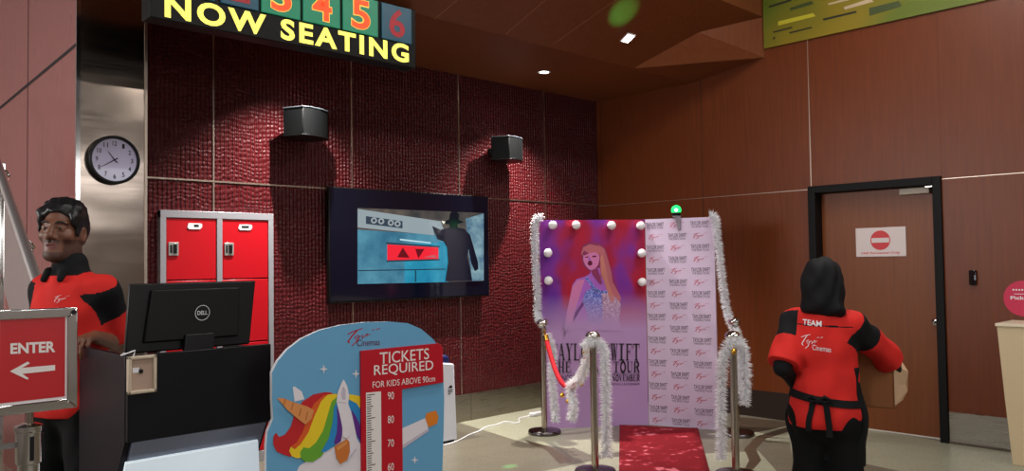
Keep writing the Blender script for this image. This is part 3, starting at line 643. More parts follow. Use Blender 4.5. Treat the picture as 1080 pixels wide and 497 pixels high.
m_skin = pm('skin', (204, 120, 172)); m_skin2 = pm('skin_violet', (166, 96, 190)); m_hair1 = pm('hair_blond', (182, 100, 112)); m_hair2 = pm('hair_shade', (134, 50, 92)); m_lip = pm('lips', (92, 14, 46))
m_suit = pm('sequin_blue', (92, 104, 196)); t = NT(m_suit); t.l(t.ramp(t.noise(t.coords((1, 1, 1)), 70, 3, .8), [(.36, (62, 58, 160)), (.5, (104, 112, 200)), (.62, (176, 184, 226))]), t.b.inputs['Base Color'])
m_suit2 = pm('sequin_warm', (190, 150, 160)); t = NT(m_suit2); t.l(t.ramp(t.noise(t.coords((1, 1, 1)), 70, 3, .8), [(.36, (120, 70, 120)), (.5, (176, 136, 166)), (.62, (226, 206, 214))]), t.b.inputs['Base Color'])
pp([(134, 150), (140, 122), (160, 110), (190, 108), (214, 118), (230, 142), (240, 190), (262, 262), (278, 310), (268, 352), (240, 330), (214, 262), (196, 222), (160, 214), (142, 196)], m_hair2, 2)
pp([(200, 118), (222, 134), (234, 170), (248, 222), (252, 258), (266, 282), (284, 316), (276, 356), (258, 366), (240, 318), (218, 270), (206, 220), (204, 160)], m_hair1, 3)
pp([(66, 470), (74, 400), (92, 320), (102, 268), (118, 246), (148, 238), (168, 226), (172, 205), (204, 205), (208, 240), (232, 262), (250, 300), (224, 420), (60, 440)], m_skin2, 4)
pp([(72, 440), (84, 356), (102, 274), (120, 250), (148, 248), (132, 300), (110, 370), (98, 440)], m_skin, 5)
pp([(140, 330), (150, 296), (172, 280), (214, 290), (236, 288), (246, 310), (240, 350), (236, 400), (240, 440), (152, 440), (160, 380)], m_suit, 6)
pp([(150, 244), (158, 236), (186, 276), (214, 292), (190, 300)], m_suit, 6); pp([(212, 300), (248, 300), (284, 340), (276, 400), (286, 440), (218, 440)], m_suit2, 7)
pp([(143, 152), (150, 138), (178, 134), (198, 142), (204, 168), (198, 194), (182, 212), (166, 212), (150, 196), (142, 174)], m_skin, 8)
pp([(196, 205), (214, 262), (206, 268), (178, 232), (172, 214)], m_hair2, 8.5); pp([(214, 150), (226, 200), (238, 262), (258, 320), (250, 340), (228, 280), (210, 222), (206, 170)], pm('hair_glow', (196, 122, 112)), 9)
pp([(134, 152), (142, 128), (166, 116), (198, 122), (210, 150), (202, 156), (188, 146), (160, 150), (142, 160)], m_hair1, 9)
pp([(138, 154), (146, 140), (164, 150), (146, 158)], m_hair2, 10)
pp([(150, 164), (160, 161), (162, 165), (151, 167)], m_lip, 10); pp([(176, 160), (190, 158), (192, 163), (177, 165)], m_lip, 10); pp([(163, 166), (168, 166), (170, 176), (160, 177)], m_skin2, 10)
pp([(168+9*math.cos(a), 187+9.5*math.sin(a)) for a in np.linspace(0, 2*PI, 15)[:-1]], m_lip, 10)
for nm_, m_ in list(MATS.items()):      # the print fades to lilac towards the title
    if nm_.startswith('poster_') and nm_ not in ('poster_print', 'poster_margin'):
        t = NT(m_); bc = t.b.inputs['Base Color']; sx = t.n('ShaderNodeSeparateXYZ'); t.l(t.coords((1, 1, 1)), sx.inputs[0])
        mr = t.n('ShaderNodeMapRange'); mr.inputs[1].default_value = .91; mr.inputs[2].default_value = 1.2; t.l(sx.outputs[2], mr.inputs[0])
        src = bc.links[0].from_socket if bc.links else tuple(bc.default_value)[:3]
        t.l(t.mix(mr.outputs[0], lin((178, 142, 190)), src), bc)
quad = lambda x0, y0, x1, y1, dy=0, o=11: [PB(x0, y1, o), PB(x1, y1+dy, o), PB(x1, y0+dy, o), PB(x0, y0, o)]
put_serif(b, 'TAYLOR SWIFT', quad(580.5, 362.5, 675, 380.5), m_txt); put_serif(b, 'THE ERAS TOUR', quad(581, 381.5, 675, 393), m_txt)
put_text(b, 'CONCERT FILM', quad(586, 396, 618, 402), m_txt, .01); put_serif(b, '3 NOVEMBER', quad(638, 395.5, 675, 402), m_txt)
put_text(b, 'IN CINEMAS 3 NOVEMBER', quad(636, 404.2, 675, 406.2), m_txt); put_text(b, 'ONLY IN CINEMAS FOR A LIMITED TIME', quad(582, 393.6, 675, 395.2), m_txt)
b.build('poster_print', pb, smooth=0)
m_bulb = mat('bulb_opal_white', (236, 232, 234), .25)
for x, y in ((581.5, 238), (606, 238), (643, 238.3), (673.5, 238.5), (576.5, 267), (674.5, 267.3), (577, 296), (675, 297.5)):
    p = PB(x, y, 0); ax = n1
    b = MB(); b.lathe([(.012, .03), (.026, .036), (.037, .052), (.040, .07), (.036, .088), (.024, .102), (.008, .108)], p, m_bulb, 20, ax); bu = b.build('bulb', pb, smooth=60)
    b = MB(); b.lathe([(.024, 0), (.024, .02), (.02, .036)], p, M_white, 18, ax); b.build('socket', bu)
sr = thing('backdrop_board', 'pale lilac board repeating the tour title and red script marks', 'backdrop board', (BB+BC)/2)
m_li = mat('lilac_board', (206, 186, 212), .45)
b = MB(); b0 = BB+u2*.006; b.prism([b0, BC, BC-n2*.03, b0-n2*.03], Z*HB, m_li)
c = BC-u2*.1-n2*.03; b.prism([c, c-n2*.14, c+Z*1.0], u2*.02, m_li); b.build('panel', sr, smooth=0)
b = MB(); m_rp = mat('repeat_print_grey', (62, 50, 66), .6); m_rs = mat('script_red', (190, 34, 60), .5); L2 = float(np.linalg.norm(BC-BB)); W2 = lambda u, z: BB+n2*.0016+u2*u+Z*z
for rI in range(18):
    z = HB-.062-.1055*rI
    for k in range(3):
        uc = L2*(.155, .475, .80)[k]; tx_ = (rI+k) % 2 == 0
        if z-.03 < 0: continue
        if tx_:
            put_text(b, 'TAYLOR SWIFT', [W2(uc-.085, z-.008), W2(uc+.085, z-.008), W2(uc+.085, z+.03), W2(uc-.085, z+.03)], m_rp, .005)
            put_text(b, 'THE ERAS TOUR', [W2(uc-.078, z-.03), W2(uc+.078, z-.03), W2(uc+.078, z-.013), W2(uc-.078, z-.013)], m_rp, .0)
        else: put_uv(b, SCRIPT, [W2(uc-.07, z-.03), W2(uc+.06, z-.03), W2(uc+.07, z+.03), W2(uc-.06, z+.03)], m_rs)
b.build('repeat_print', sr, smooth=0)

# green party light clipped to the top of the backdrop board
gc = BB+u2*L2*.47+Z*(HB+.075); GL_ = gc
pl_ = thing('party_light', 'glowing green party light clipped on top of the lilac board', 'party light', BB+u2*L2*.47+Z*HB)
m_gg = mat('green_lit_globe', (20, 160, 80), .2, emit=(30, 235, 110), es=1.6); m_gd = mat('green_facet', (6, 90, 50), .2, emit=(8, 120, 60), es=.8)
b = MB(); b.ball(gc, .046, m_gg, 20); gb = b.build('globe', pl_)
b = MB(); vd = unit(CC-gc); b.lathe([(.014, .040), (.016, .047), (.008, .050)], gc, mat('globe_highlight', (190, 255, 220), .3, emit=(200, 255, 225), es=2), 12, vd); b.build('lens', gb)  # glowing highlight spot added on the globe's near side
b = MB(); b.lathe([(.038, -.052), (.043, -.03), (.036, -.018)], gc, M_black, 18); b.build('collar', pl_)
b = MB(); k0 = BB+u2*L2*.47+Z*(HB+.02); b.obox(k0+n2*-.012, u2*.03, n2*.03, Z*.012, M_grey); b.prism([k0+n2*.004+u2*-.012, k0+n2*.004+u2*.045, k0+n2*.004+u2*.04-Z*.13, k0+n2*.004+u2*.02-Z*.13], n2*.016, mat('clip_grey', (130, 120, 132), .5)); b.build('clip', pl_, bevel=.003)

# stanchions
def make_post():
    root = thing('stanchion', None, 'stanchion', (0, 0, 0)); WL[root.name] = np.zeros(3)
    b = MB(); b.lathe([(.146, 0), (.148, .008), (.146, .026), (.140, .034), (.06, .046), (.032, .05)], (0, 0, 0), mat('base_dark_steel', (104, 98, 98), .22, 1.), 40); b.build('base', root)
    b = MB(); b.lathe([(.026, .045), (.026, .90)], (0, 0, 0), M_post, 24); b.build('post', root)
    b = MB(); b.lathe([(.027, .895), (.034, .90), (.034, .935), (.027, .94)], (0, 0, 0), M_chrome, 24); b.lathe([(.022, .94), (.046, .955), (.055, .972), (.054, .988), (.042, 1.004), (.02, 1.013), (.004, 1.015)], (0, 0, 0), M_chrome, 24); b.build('finial', root)
    return root
P_BL, P_FL, P_FR, P_BR = (5.235, 5.05, 0), (4.478, 3.825, 0), (5.075, 3.055, 0), (6.30, 3.775, 0)
S0 = make_post(); S0.location = P_BL; S0['group'] = 'stanchions around the red carpet'; S0['label'] = 'steel stanchion at the left end of the poster board, its velvet rope sagging'
for lc, lb in ((P_FL, 'steel stanchion with a garland hanging down, at the left front of the red carpet'), (P_FR, 'steel stanchion at the right front of the red carpet nearest the woman'), (P_BR, 'steel stanchion behind the garlanded post, beside the lilac board')):
    copy_tree(S0, lc, label=lb)

# velvet rope between the two left posts
ro = thing('velvet_rope', 'red velvet rope sagging between the two left stanchions', 'rope', (4.85, 4.4, .9))
a, c = np.array(P_BL)+Z*.915, np.array(P_FL)+Z*.915; dr = unit(c-a); a = a+dr*.05; c = c-dr*.05
rp = [a+(c-a)*s-Z*(.40*4*s*(1-s)) for s in np.linspace(0, 1, 33)]
b = MB(); b.tube(rp[2:-2], .021, m_fabric('red_velvet', (190, 16, 34), .8, 160, .3), 12); b.build('rope_body', ro)
for q, w in ((rp[1:3], rp[0]-dr*.02), (rp[-3:-1], rp[-1]+dr*.02)): b = MB(); b.tube(q, .0235, M_gold, 14); b.tube([w, q[0]], .008, M_gold, 8) if w is not None and np.linalg.norm(w-q[0]) < np.linalg.norm(w-q[1]) else b.tube([w, q[1]], .008, M_gold, 8); b.build('end_hook', ro)

# tinsel garlands
m_tin = mat('white_tinsel', (250, 251, 254), .5, spec=.4); t = NT(m_tin)
tr_ = t.n('ShaderNodeBsdfTranslucent'); tr_.inputs[0].default_value = (.93, .94, .96, 1); ms_ = t.n('ShaderNodeMixShader'); ms_.inputs[0].default_value = .5
t.l(t.b.outputs[0], ms_.inputs[1]); t.l(tr_.outputs[0], ms_.inputs[2]); t.l(ms_.outputs[0], t.t.nodes['Material Output'].inputs['Surface'])
def garland(name, label, path, r=.047, dens=2300, group='white tinsel garlands', seed=1):
    g = np.random.default_rng(seed); P = [np.array(p, float) for p in path]
    # smooth the path
    for _ in range(2): P = [P[0]]+[q for i in range(len(P)-1) for q in (P[i]*.75+P[i+1]*.25, P[i]*.25+P[i+1]*.75)]+[P[-1]]
    P = np.array(P); seg = np.linalg.norm(np.diff(P, axis=0), axis=1); cum = np.concatenate([[0], np.cumsum(seg)]); L = cum[-1]; N = int(dens*L)
    b = MB(); b.tube(P, .006, m_tin, 6); vs = []; fs = []
    for s in g.uniform(0, L, N):
        i = min(np.searchsorted(cum, s, 'right')-1, len(seg)-1); c = P[i]+(P[i+1]-P[i])*((s-cum[i])/max(seg[i], 1e-9)); tg = unit(P[i+1]-P[i])
        d = g.normal(size=3); d -= tg*np.dot(d, tg); d = unit(unit(d)+tg*g.uniform(-.35, .35)+np.array([0, 0, -.15])); ln = r*g.uniform(.75, 1.2); w = unit(np.cross(d, g.normal(size=3)))*.0023
        k = len(vs); mid = c+d*ln*.55; end = c+d*ln+np.array([0, 0, -.004])
        vs += [c-w, c+w, mid+w*1.1, mid-w*1.1, end]; fs += [(k, k+1, k+2, k+3), (k+3, k+2, k+4)]
    b.add(vs, fs, m_tin)
    root = WL; o = b.build(name, None, smooth=0); return setp(o, label, 'garland', group)
e1 = lambda s, z, o=.05: BA+u1*s+n1*o+Z*z
garland('tinsel_garland', 'white tinsel garland running down the left edge of the poster board', [e1(.03, 1.93), e1(-.045, 1.93), e1(-.055, 1.80), e1(-.05, 1.5), e1(-.03, 1.2), e1(-.04, 1.0), np.array(P_BL)+Z*.97+n1*.04], seed=1)
bl = np.array(P_BL)
pD = lambda x, y, d: atD(x, y, d)
garland('tinsel_garland', 'white tinsel garland hanging straight down beside the rear left post', [pD(577, 352, 7.2), pD(584, 372, 7.12), pD(581, 392, 7.1), pD(583, 410, 7.1), pD(586, 445, 7.12)], r=.051, seed=2)
rq = lambda s: np.array(a+(c-a)*s-Z*(.40*4*s*(1-s)))
garland('tinsel_garland', 'white tinsel garland looped over the sagging velvet rope', [rq(.97)+Z*.01+n1*.03, rq(.88)+n1*.035, rq(.76)+n1*.035, rq(.66)+Z*.03+n1*.03, rq(.56)+Z*.02+n1*.03, rq(.60)-Z*.05, rq(.64)-Z*.1, rq(.645)-Z*.18, rq(.60)-Z*.25], r=.051, seed=3)
fl = np.array(P_FL); w = np.array([cR[0], cR[1], 0]); tow = -np.array([cF[0], cF[1], 0])
garland('tinsel_garland', 'white tinsel garland draped from the top of the left front post', [fl+w*-.07+Z*.90, fl+tow*.05+w*-.02+Z*.955, fl+w*.05+Z*.95, fl+w*.085+Z*.86, fl+w*.085+Z*.6, fl+w*.085+Z*.35, fl+w*.08+Z*.12], r=.051, seed=4)
fr_ = np.array(P_FR)
garland('tinsel_garland', 'white tinsel garland draped around the right front post', [fr_+w*.07+Z*.50, fr_+w*.085+Z*.7, fr_+w*.075+Z*.88, fr_+w*.04+tow*.04+Z*.955, fr_+tow*.055-w*.03+Z*.945, fr_+tow*.02-w*.075+Z*.88, fr_-w*.09+Z*.6, fr_-w*.095+Z*.4, fr_-w*.10+Z*.13], r=.051, seed=5)
e2 = lambda s, z, o=.04: BC+u2*s+n2*o+Z*z
garland('tinsel_garland', 'white tinsel garland running down the right edge of the lilac board', [e2(-.03, 1.925), e2(.02, 1.92), e2(.035, 1.75), e2(.06, 1.45), e2(.085, 1.2), e2(.12, .98), pD(779, 352, 6.95), pD(780, 380, 6.95), pD(778, 415, 6.9)], r=.048, seed=6)
for k, (x, y, d) in enumerate(((577, 367, 7.1), (593, 417, 6.72), (599, 423, 6.65), (601, 415, 6.6), (613, 405, 6.35), (617, 371, 5.95), (774, 371, 5.6))):
    q = pD(x, y, d); o = thing('jingle_bell', None, 'bell', q, 0, 'gold jingle bells on the garlands')
    o['label'] = ('gold bell beside the top of the rear left post', 'gold bell leftmost in the cluster under the sagging rope', 'gold bell lowest in the cluster under the sagging rope', 'gold bell rightmost in the cluster under the sagging rope', 'gold bell higher up the rope near the left front post', 'gold bell at the top of the left front post', 'gold bell at the top of the right front post')[k]
    b = MB(); b.ball(q, .021, M_gold, 14); b.build('bell_body', o); b = MB(); b.tube([q+np.array([.006*math.cos(t_), 0, .024+.006*math.sin(t_)]) for t_ in np.linspace(0, 2*PI, 9)], .002, M_gold, 6); b.tube([q+Z*.03, q+Z*.055+n1*-.01, q+Z*(.085 if k in (1, 2, 3) else .04)], .0015, M_gold, 6); b.build('loop', o)

# red carpet
m_rc = m_fabric('red_carpet_pile', (140, 4, 20), .95, 120, .5); t = NT(m_rc)
nz = t.noise(t.coords((1, 1, 1)), 4.2, 5, .62); nz2 = t.noise(t.coords((1, 1, 1), loc=(3, 1, 0)), 12, 3, .5)
mm = t.n('ShaderNodeMath', operation='MULTIPLY'); t.l(nz, mm.inputs[0]); t.l(nz2, mm.inputs[1])
t.l(t.ramp(mm.outputs[0], [(.28, (112, 1, 16)), (.33, (140, 22, 38)), (.36, (186, 96, 108))]), t.b.inputs['Base Color'])
ca, cb, cd, ce = (np.array([*atZ(*p)[:2], 0]) for p in ((653.5, 449), (735.5, 450.5), (748, 497), (653, 497)))
cb = cb+unit(cd-cb)*.10; ca = ca+unit(ce-ca)*.03
ext = 1.6; ce = ca+(ce-ca)*ext; cd = cb+(cd-cb)*ext
b = MB(); N1, N2 = 12, 40; g = np.random.default_rng(5)
vs = [ca*(1-u)*(1-v)+cb*u*(1-v)+cd*u*v+ce*(1-u)*v+Z*(.009+.0035*math.sin(v*31+u*3)*math.sin(u*5+1)) for v in np.linspace(0, 1, N2) for u in np.linspace(0, 1, N1)]
fs = [(j*N1+i, (j+1)*N1+i, (j+1)*N1+i+1, j*N1+i+1) for j in range(N2-1) for i in range(N1-1)]
b.add(vs, fs, m_rc); o = b.build('red_carpet', None, smooth=60); setp(o, 'red carpet strip with pale flecks leading to the poster board', 'carpet')
sd = o.modifiers.new('thick', 'SOLIDIFY'); sd.thickness = .008; sd.offset = 0

# white floor-standing box by the red wall, cable and adapter
pv = thing('storage_box', 'white floor-standing box with dark blue top behind the unicorn board', 'box', (4.36, 5.52, 0))
m_wb = mat('purifier_white', (222, 226, 236), .4)
b = MB(); b.prism([(4.215, 5.37, .02), (4.50, 5.37, .02), (4.478, 5.375, .66), (4.215, 5.375, .70)], (0, .26, 0), m_wb); b.build('body', pv, bevel=.012)
b = MB(); b.prism([(4.235, 5.40, .64), (4.455, 5.40, .62), (4.45, 5.40, .725), (4.40, 5.40, .74), (4.235, 5.40, .745)], (0, .2, 0), mat('navy_lid', (22, 34, 84), .35)); b.build('top', pv, bevel=.02)
b = MB(); b.box((4.24, 5.385, 0), (4.475, 5.61, .02), M_black); b.build('base', pv)
b = MB()
for k, zz in enumerate((.44, .425, .41)): b.box((4.40, 5.3685, zz), (4.40+(.055, .05, .03)[k], 5.3705, zz+.006), M_dark)
b.prism([(4.405, 5.3685, .46), (4.45, 5.3685, .46), (4.44, 5.3685, .485), (4.415, 5.3685, .475)], (0, .002, 0), M_dark); b.build('printed_label', pv, smooth=0)
pts = [atZ(*p) for p in ((460, 471), (472, 470), (486, 464.5), (495, 459), (505, 456), (512, 451), (522, 449.5), (530, 446), (536, 445.5), (543, 447.5), (549, 446), (546, 442.5), (552, 440.5), (560, 439.5))]
pts = [p+Z*.006 for p in pts]
for _ in range(2): pts = [pts[0]]+[q for i in range(len(pts)-1) for q in (pts[i]*.75+pts[i+1]*.25, pts[i]*.25+pts[i+1]*.75)]+[pts[-1]]
b = MB(); b.tube(pts, .006, M_white, 8); o = b.build('power_cable', None); setp(o, 'white power cable trailing over the floor from the white box', 'cable')
q = atZ(565, 439); ad = thing('power_strip', 'white power adapter on the floor at the cable end', 'adapter', q)
b = MB(); b.obox(q+Z*.021, np.array([.85, .1, 0])*.085, np.array([-.1, .85, 0])*.035, Z*.02, M_white); b.build('body', ad, bevel=.01)
b = MB(); 
for s in (-.04, 0, .04): b.lathe([(.015, 0), (.015, .001)], q+Z*.041+np.array([s, s*.12, 0]), M_grey, 12)
b.build('sockets', ad)

# ================================================================== FRONT LEFT: counter, boards, signs
PY, PX0, PX1, PT, PBt = 3.18, 1.078, 1.652, 1.180, .858
po = thing('ticket_podium', 'black ticket podium with side wing and white front panel', 'podium', (1.36, 3.45, 0))
m_pk = mat('podium_black_laminate', (11, 12, 16), .35, spec=.25); m_pp = mat('podium_purple_black', (16, 8, 18), .4, spec=.25)
b = MB(); b.box((PX0, PY, PBt), (PX1, PY+.025, PT), m_pk); b.build('front_panel', po, bevel=.003)

b = MB(); b.box((PX0+.021, PY+.026, 1.0), (PX1-.021, 3.62, 1.03), m_pk); b.build('worktop', po, bevel=.003)
yb = atX(122, 497, PX0)  # where the receding lower face is at the frame's bottom edge
slope = .62; ZB = .45; YB = PY+slope*(PBt-ZB)
for x0_, ye_, zt_, m_ in ((PX0-.002, 3.75, PT, m_pp), (PX1-.02, 3.60, PT-.02, m_pk)):
    b = MB(); b.prism([(x0_, PY+.026, zt_), (x0_, PY+.026, PBt-.004), (x0_, YB+.022, ZB), (x0_, YB+.022, 0), (x0_, ye_, 0), (x0_, ye_, zt_)], (.021, 0, 0), m_); b.build('side_panel', po, bevel=.002)
b = MB(); b.prism([(PX0+.021, PY+.003, PBt-.001), (PX0+.021, YB, ZB), (PX0+.021, YB, 0), (PX0+.021, YB+.03, 0), (PX0+.021, YB+.03, ZB), (PX0+.021, PY+.045, PBt-.001)], (PX1-PX0-.042, 0, 0), mat('podium_grey_gloss', (120, 128, 146), .25)); b.build('lower_front', po, smooth=0)
nl = unit(np.cross((1, 0, 0), (0, YB-PY, ZB-PBt))); nl = nl if nl[1] < 0 else -nl; lp = np.array([0, PY+.003, PBt])+nl*.003
wq = [onplane(*p, lp, nl) for p in ((131.7, 487.5), (271, 463.5), (272.6, 497), (127, 512))]
zl_ = ZB+.02; wq[3] = wq[0]+(wq[3]-wq[0])*((zl_-wq[0][2])/(wq[3][2]-wq[0][2])); wq[2] = wq[1]+(wq[2]-wq[1])*((zl_-wq[1][2])/(wq[2][2]-wq[1][2]))
b = MB(); b.prism(wq, nl*.012, mat('white_acrylic_panel', (226, 234, 238), .3, emit=(206, 222, 232), es=.55)); b.build('white_panel', po, smooth=0)  # even glow added to lift the panel's brightness

# small pale framed device hung on the podium front
c = atY(149.5, 395, PY-.012); dv = thing('framed_notice', 'small beige framed notice hung on the podium front below the monitor', 'notice', (c[0], PY, c[2]))
hx, hz = .052, .070; b = MB(); m_bf = mat('beige_frame', (196, 180, 158), .4)
for lo, hi in (((-hx, -hz), (-hx+.013, hz)), ((hx-.013, -hz), (hx, hz)), ((-hx, -hz), (hx, -hz+.013)), ((-hx, hz-.013), (hx, hz))): b.box((c[0]+lo[0], PY-.024, c[2]+lo[1]), (c[0]+hi[0], PY-.001, c[2]+hi[1]), m_bf)
b.build('frame', dv, bevel=.004)
b = MB(); b.box((c[0]-hx+.01, PY-.012, c[2]-hz+.01), (c[0]+hx-.01, PY-.001, c[2]+hz-.01), mat('notice_board_tan', (176, 150, 132), .4)); b.build('insert', dv)
b = MB(); b.box((c[0]-.033, PY-.0135, c[2]+.008), (c[0]-.01, PY-.0118, c[2]+.027), M_white); b.lathe([(.008, 0), (.008, .006)], (c[0]-.004, PY-.012, c[2]+.012), M_black, 14, (0, -1, 0)); b.build('tag', dv)
b = MB(); b.tube([(c[0]-.03, PY-.012, c[2]+hz), (c[0]-.02, PY-.004, c[2]+hz+.02), (c[0]-.07, PY-.002, PT+.004), (PX0+.005, PY+.05, PT+.006)], .003, M_white, 6); b.build('hanging_cord', dv)

# monitor, screen towards the man
mo = thing('computer_monitor', 'black computer monitor seen from behind on the podium', 'monitor', (1.39, 3.36, 1.03))
mA, mB, mC, mD = atD(132, 374, 3.08), atD(263.5, 363, 3.45), atD(270, 296, 3.49), atD(137, 299.5, 3.12)
b = MB(); nm = unit(np.cross(mB-mA, mD-mA)); nm = nm if nm[1] < 0 else -nm
b.prism([mA, mB, mC, mD], -nm*.022, M_black); 
def mp(u, v, o=0): return (mA*(1-u)*(1-v)+mB*u*(1-v)+mC*u*v+mD*(1-u)*v)+nm*o
b.prism([mp(.12, .14, -.004), mp(.88, .14, -.004), mp(.85, .9, -.004), mp(.15, .9, -.004)], nm*.02, mat('monitor_back_shell', (9, 9, 10), .5, spec=.25)); b.build('shell', mo, bevel=.006)
b = MB(); b.prism([mp(.012, .03, -.0225), mp(.988, .03, -.0225), mp(.988, .975, -.0225), mp(.012, .975, -.0225)], -nm*.001, mat('monitor_screen', (30, 50, 90), .1, emit=(120, 150, 200), es=.6)); b.build('screen', mo, smooth=0)
b = MB(); um = unit(mB-mA); vm = unit(mD-mA); cm_ = mp(.55, .53, .0205); r0, r1 = .031, .0285; M_lg = mat('logo_silver', (196, 198, 200), .35)
for k in range(40):
    a0, a1 = 2*PI*k/40, 2*PI*(k+1)/40; b.poly([cm_+r*(um*math.cos(a)+vm*math.sin(a)) for r, a in ((r0, a0), (r0, a1), (r1, a1), (r1, a0))], M_lg)
put_text(b, 'DELL', [cm_-um*.021-vm*.008, cm_+um*.021-vm*.008, cm_+um*.021+vm*.008, cm_-um*.021+vm*.008], M_lg, .02); b.build('logo', mo, smooth=0)
b = MB(); b.prism([mp(.42, .22, .012), mp(.66, .22, .012), mp(.66, -.5, .012), mp(.42, -.5, .012)], nm*.02, mat('stand_grey_black', (16, 17, 19), .4, spec=.3)); b.build('stand_neck', mo, bevel=.004)
b = MB(); cb_ = mp(.54, -.2, 0); b.box((cb_[0]-.11, PY+.06, 1.0301), (cb_[0]+.11, PY+.26, 1.045), M_black); b.build('stand_base', mo, bevel=.006)

# unicorn height-check board
UY = 3.01; UT = .018
ub = thing('height_check_board', 'sky-blue unicorn board with red ticket height chart', 'board', (2.0, UY, 0))
U = lambda x, y, o=1.: atY(x, y, UY-.0005*o)
m_bl = mat('sky_blue_print', (104, 168, 208), .4); m_ew = mat('foam_edge_white', (232, 232, 236), .6)
out = [(281, 470), (282.5, 455), (288, 442), (287, 420), (287, 393), (293, 381), (303, 369), (318, 357.5), (337, 348.5), (360, 343), (385, 340), (410, 339.3), (430, 341), (444, 347), (456, 357), (463, 366), (467, 385), (468.5, 420), (468, 450), (466.5, 497)]
lo = [tuple(atY(x, y, UY)) for x, y in out]; lo = [(lo[0][0]-.005, UY, .005)]+lo+[(lo[-1][0]-.005, UY, .005)]
b = MB(); b.prism([(x, UY-.0002, z) for x, y, z in lo], (0, .0002, 0), m_bl); b.prism(lo, (0, UT, 0), m_ew); b.build('panel', ub, smooth=0)
b = MB(); b.prism([(lo[0][0]+.1, UY+UT, .002), (lo[0][0]+.1, UY+.3, .002), (lo[0][0]+.1, UY+UT, .7)], (.015, 0, 0), m_ew); b.build('rear_strut', ub, smooth=0); b = MB(); b.prism([(lo[-1][0]-.12, UY+UT, .002), (lo[-1][0]-.12, UY+.3, .002), (lo[-1][0]-.12, UY+UT, .7)], (.015, 0, 0), m_ew); b.build('rear_strut', ub, smooth=0)
b = MB(); ua = lambda pts, m, o: b.poly([U(280+x*110/536, 395+y*102/497, o) for x, y in pts], m)
um_ = lambda nm, rgb: mat('unicorn_'+nm, rgb, .4)
w1, w2 = um_('white', (232, 226, 232)), um_('shade', (198, 190, 204)); hr_, ho, hy, hg, hb, hp = um_('red', (196, 34, 40)), um_('orange', (222, 92, 34)), um_('yellow', (240, 208, 40)), um_('green', (104, 170, 50)), um_('blue', (44, 140, 204)), um_('violet', (96, 44, 140))
hn, hn2 = um_('horn', (222, 146, 84)), um_('horn_line', (190, 112, 58))
ua([(140, 66), (150, 62), (186, 88), (200, 128), (150, 140)], w1, 2); ua([(430, 110), (470, 140), (500, 190), (500, 370), (470, 320), (455, 240), (430, 165)], hb, 2); ua([(430, 102), (480, 110), (500, 130), (500, 200), (470, 150), (430, 130)], hy, 3); ua([(440, 180), (465, 215), (500, 290), (500, 370), (462, 300)], hp, 4)
ua([(365, 150), (372, 110), (420, 150), (440, 200), (456, 260), (470, 330), (500, 380), (500, 520), (150, 520), (175, 470), (240, 430), (300, 400), (355, 370), (384, 340), (392, 290)], w1, 5)
ua([(330, 92), (300, 92), (245, 104), (190, 140), (150, 200), (130, 270), (100, 310), (70, 322), (55, 300), (40, 322), (40, 360), (56, 395), (90, 412), (130, 425), (140, 400), (180, 370), (230, 300), (270, 180), (350, 100)], hr_, 6)
ua([(350, 100), (300, 108), (250, 150), (215, 220), (190, 300), (160, 350), (130, 372), (150, 380), (190, 360), (240, 300), (290, 200), (360, 112)], ho, 7)
ua([(370, 100), (320, 104), (285, 140), (250, 220), (220, 300), (180, 360), (150, 385), (130, 372), (122, 395), (135, 420), (160, 432), (190, 428), (250, 380), (320, 240), (370, 130)], hy, 8)
ua([(372, 112), (340, 140), (320, 210), (296, 290), (260, 350), (225, 380), (195, 375), (178, 400), (182, 432), (205, 450), (245, 450), (290, 420), (335, 330), (365, 220), (374, 140)], hg, 9)
ua([(372, 130), (352, 170), (345, 250), (325, 330), (300, 375), (285, 400), (310, 398), (350, 370), (372, 330), (384, 240)], hb, 10); ua([(366, 165), (370, 240), (366, 300), (352, 350), (362, 362), (388, 345), (396, 290), (386, 210)], hp, 11)
ua([(365, 140), (372, 90), (392, 40), (402, 26), (420, 60), (430, 110), (424, 150), (440, 190), (454, 250), (440, 300), (420, 330), (395, 320), (395, 270), (380, 200)], w1, 12); ua([(398, 60), (412, 80), (412, 130), (396, 130), (388, 100)], w2, 13); ua([(372, 140), (415, 146), (414, 150), (372, 144)], w2, 13)
ua([(60, 122), (90, 122), (150, 145), (215, 165), (250, 185), (235, 230), (205, 258), (170, 232), (110, 180)], hn, 14)
for k, (x, y) in enumerate(((100, 140), (140, 160), (180, 186), (214, 200))): ua([(x, y-16+k*2), (x+6, y-14+k*2), (x-4, y+20+k*6), (x-10, y+16+k*6)], hn2, 15)
ua([(355, 370), (420, 332), (432, 350), (434, 400), (420, 440), (385, 462), (365, 430)], um_('hoof', (206, 118, 52)), 13); ua([(365, 376), (418, 342), (420, 356), (372, 392)], um_('hoof_light', (224, 150, 84)), 14)
ua([(466, 380), (470, 386), (420, 450), (414, 446)], w2, 13)
def star(x, y, r, o=3):
    pts = []
    for k in range(8): q = r if k % 2 == 0 else r*.28; pts.append((x+q*math.sin(k*PI/4), y-q*1.1*math.cos(k*PI/4)))
    b.poly([U(px, py, o) for px, py in pts], w1)
star(341.5, 389.5, 4.6); star(375.5, 394.5, 4.6); star(437.5, 485.5, 4.2)
b.poly([U(424, 474, 2), U(424, 452, 2), U(450, 440.5, 2), U(452, 455, 2)], w1); b.poly([U(424, 474, 3), U(424, 470, 3), U(452, 452, 3), U(452, 455, 3)], w2)
b.poly([U(x, y, 4) for x, y in ((448.5, 441), (450, 436), (460, 433), (462.5, 440), (461, 447), (452, 451))], um_('hoof_orange', (226, 130, 40)))
b.build('unicorn_print', ub, smooth=0)
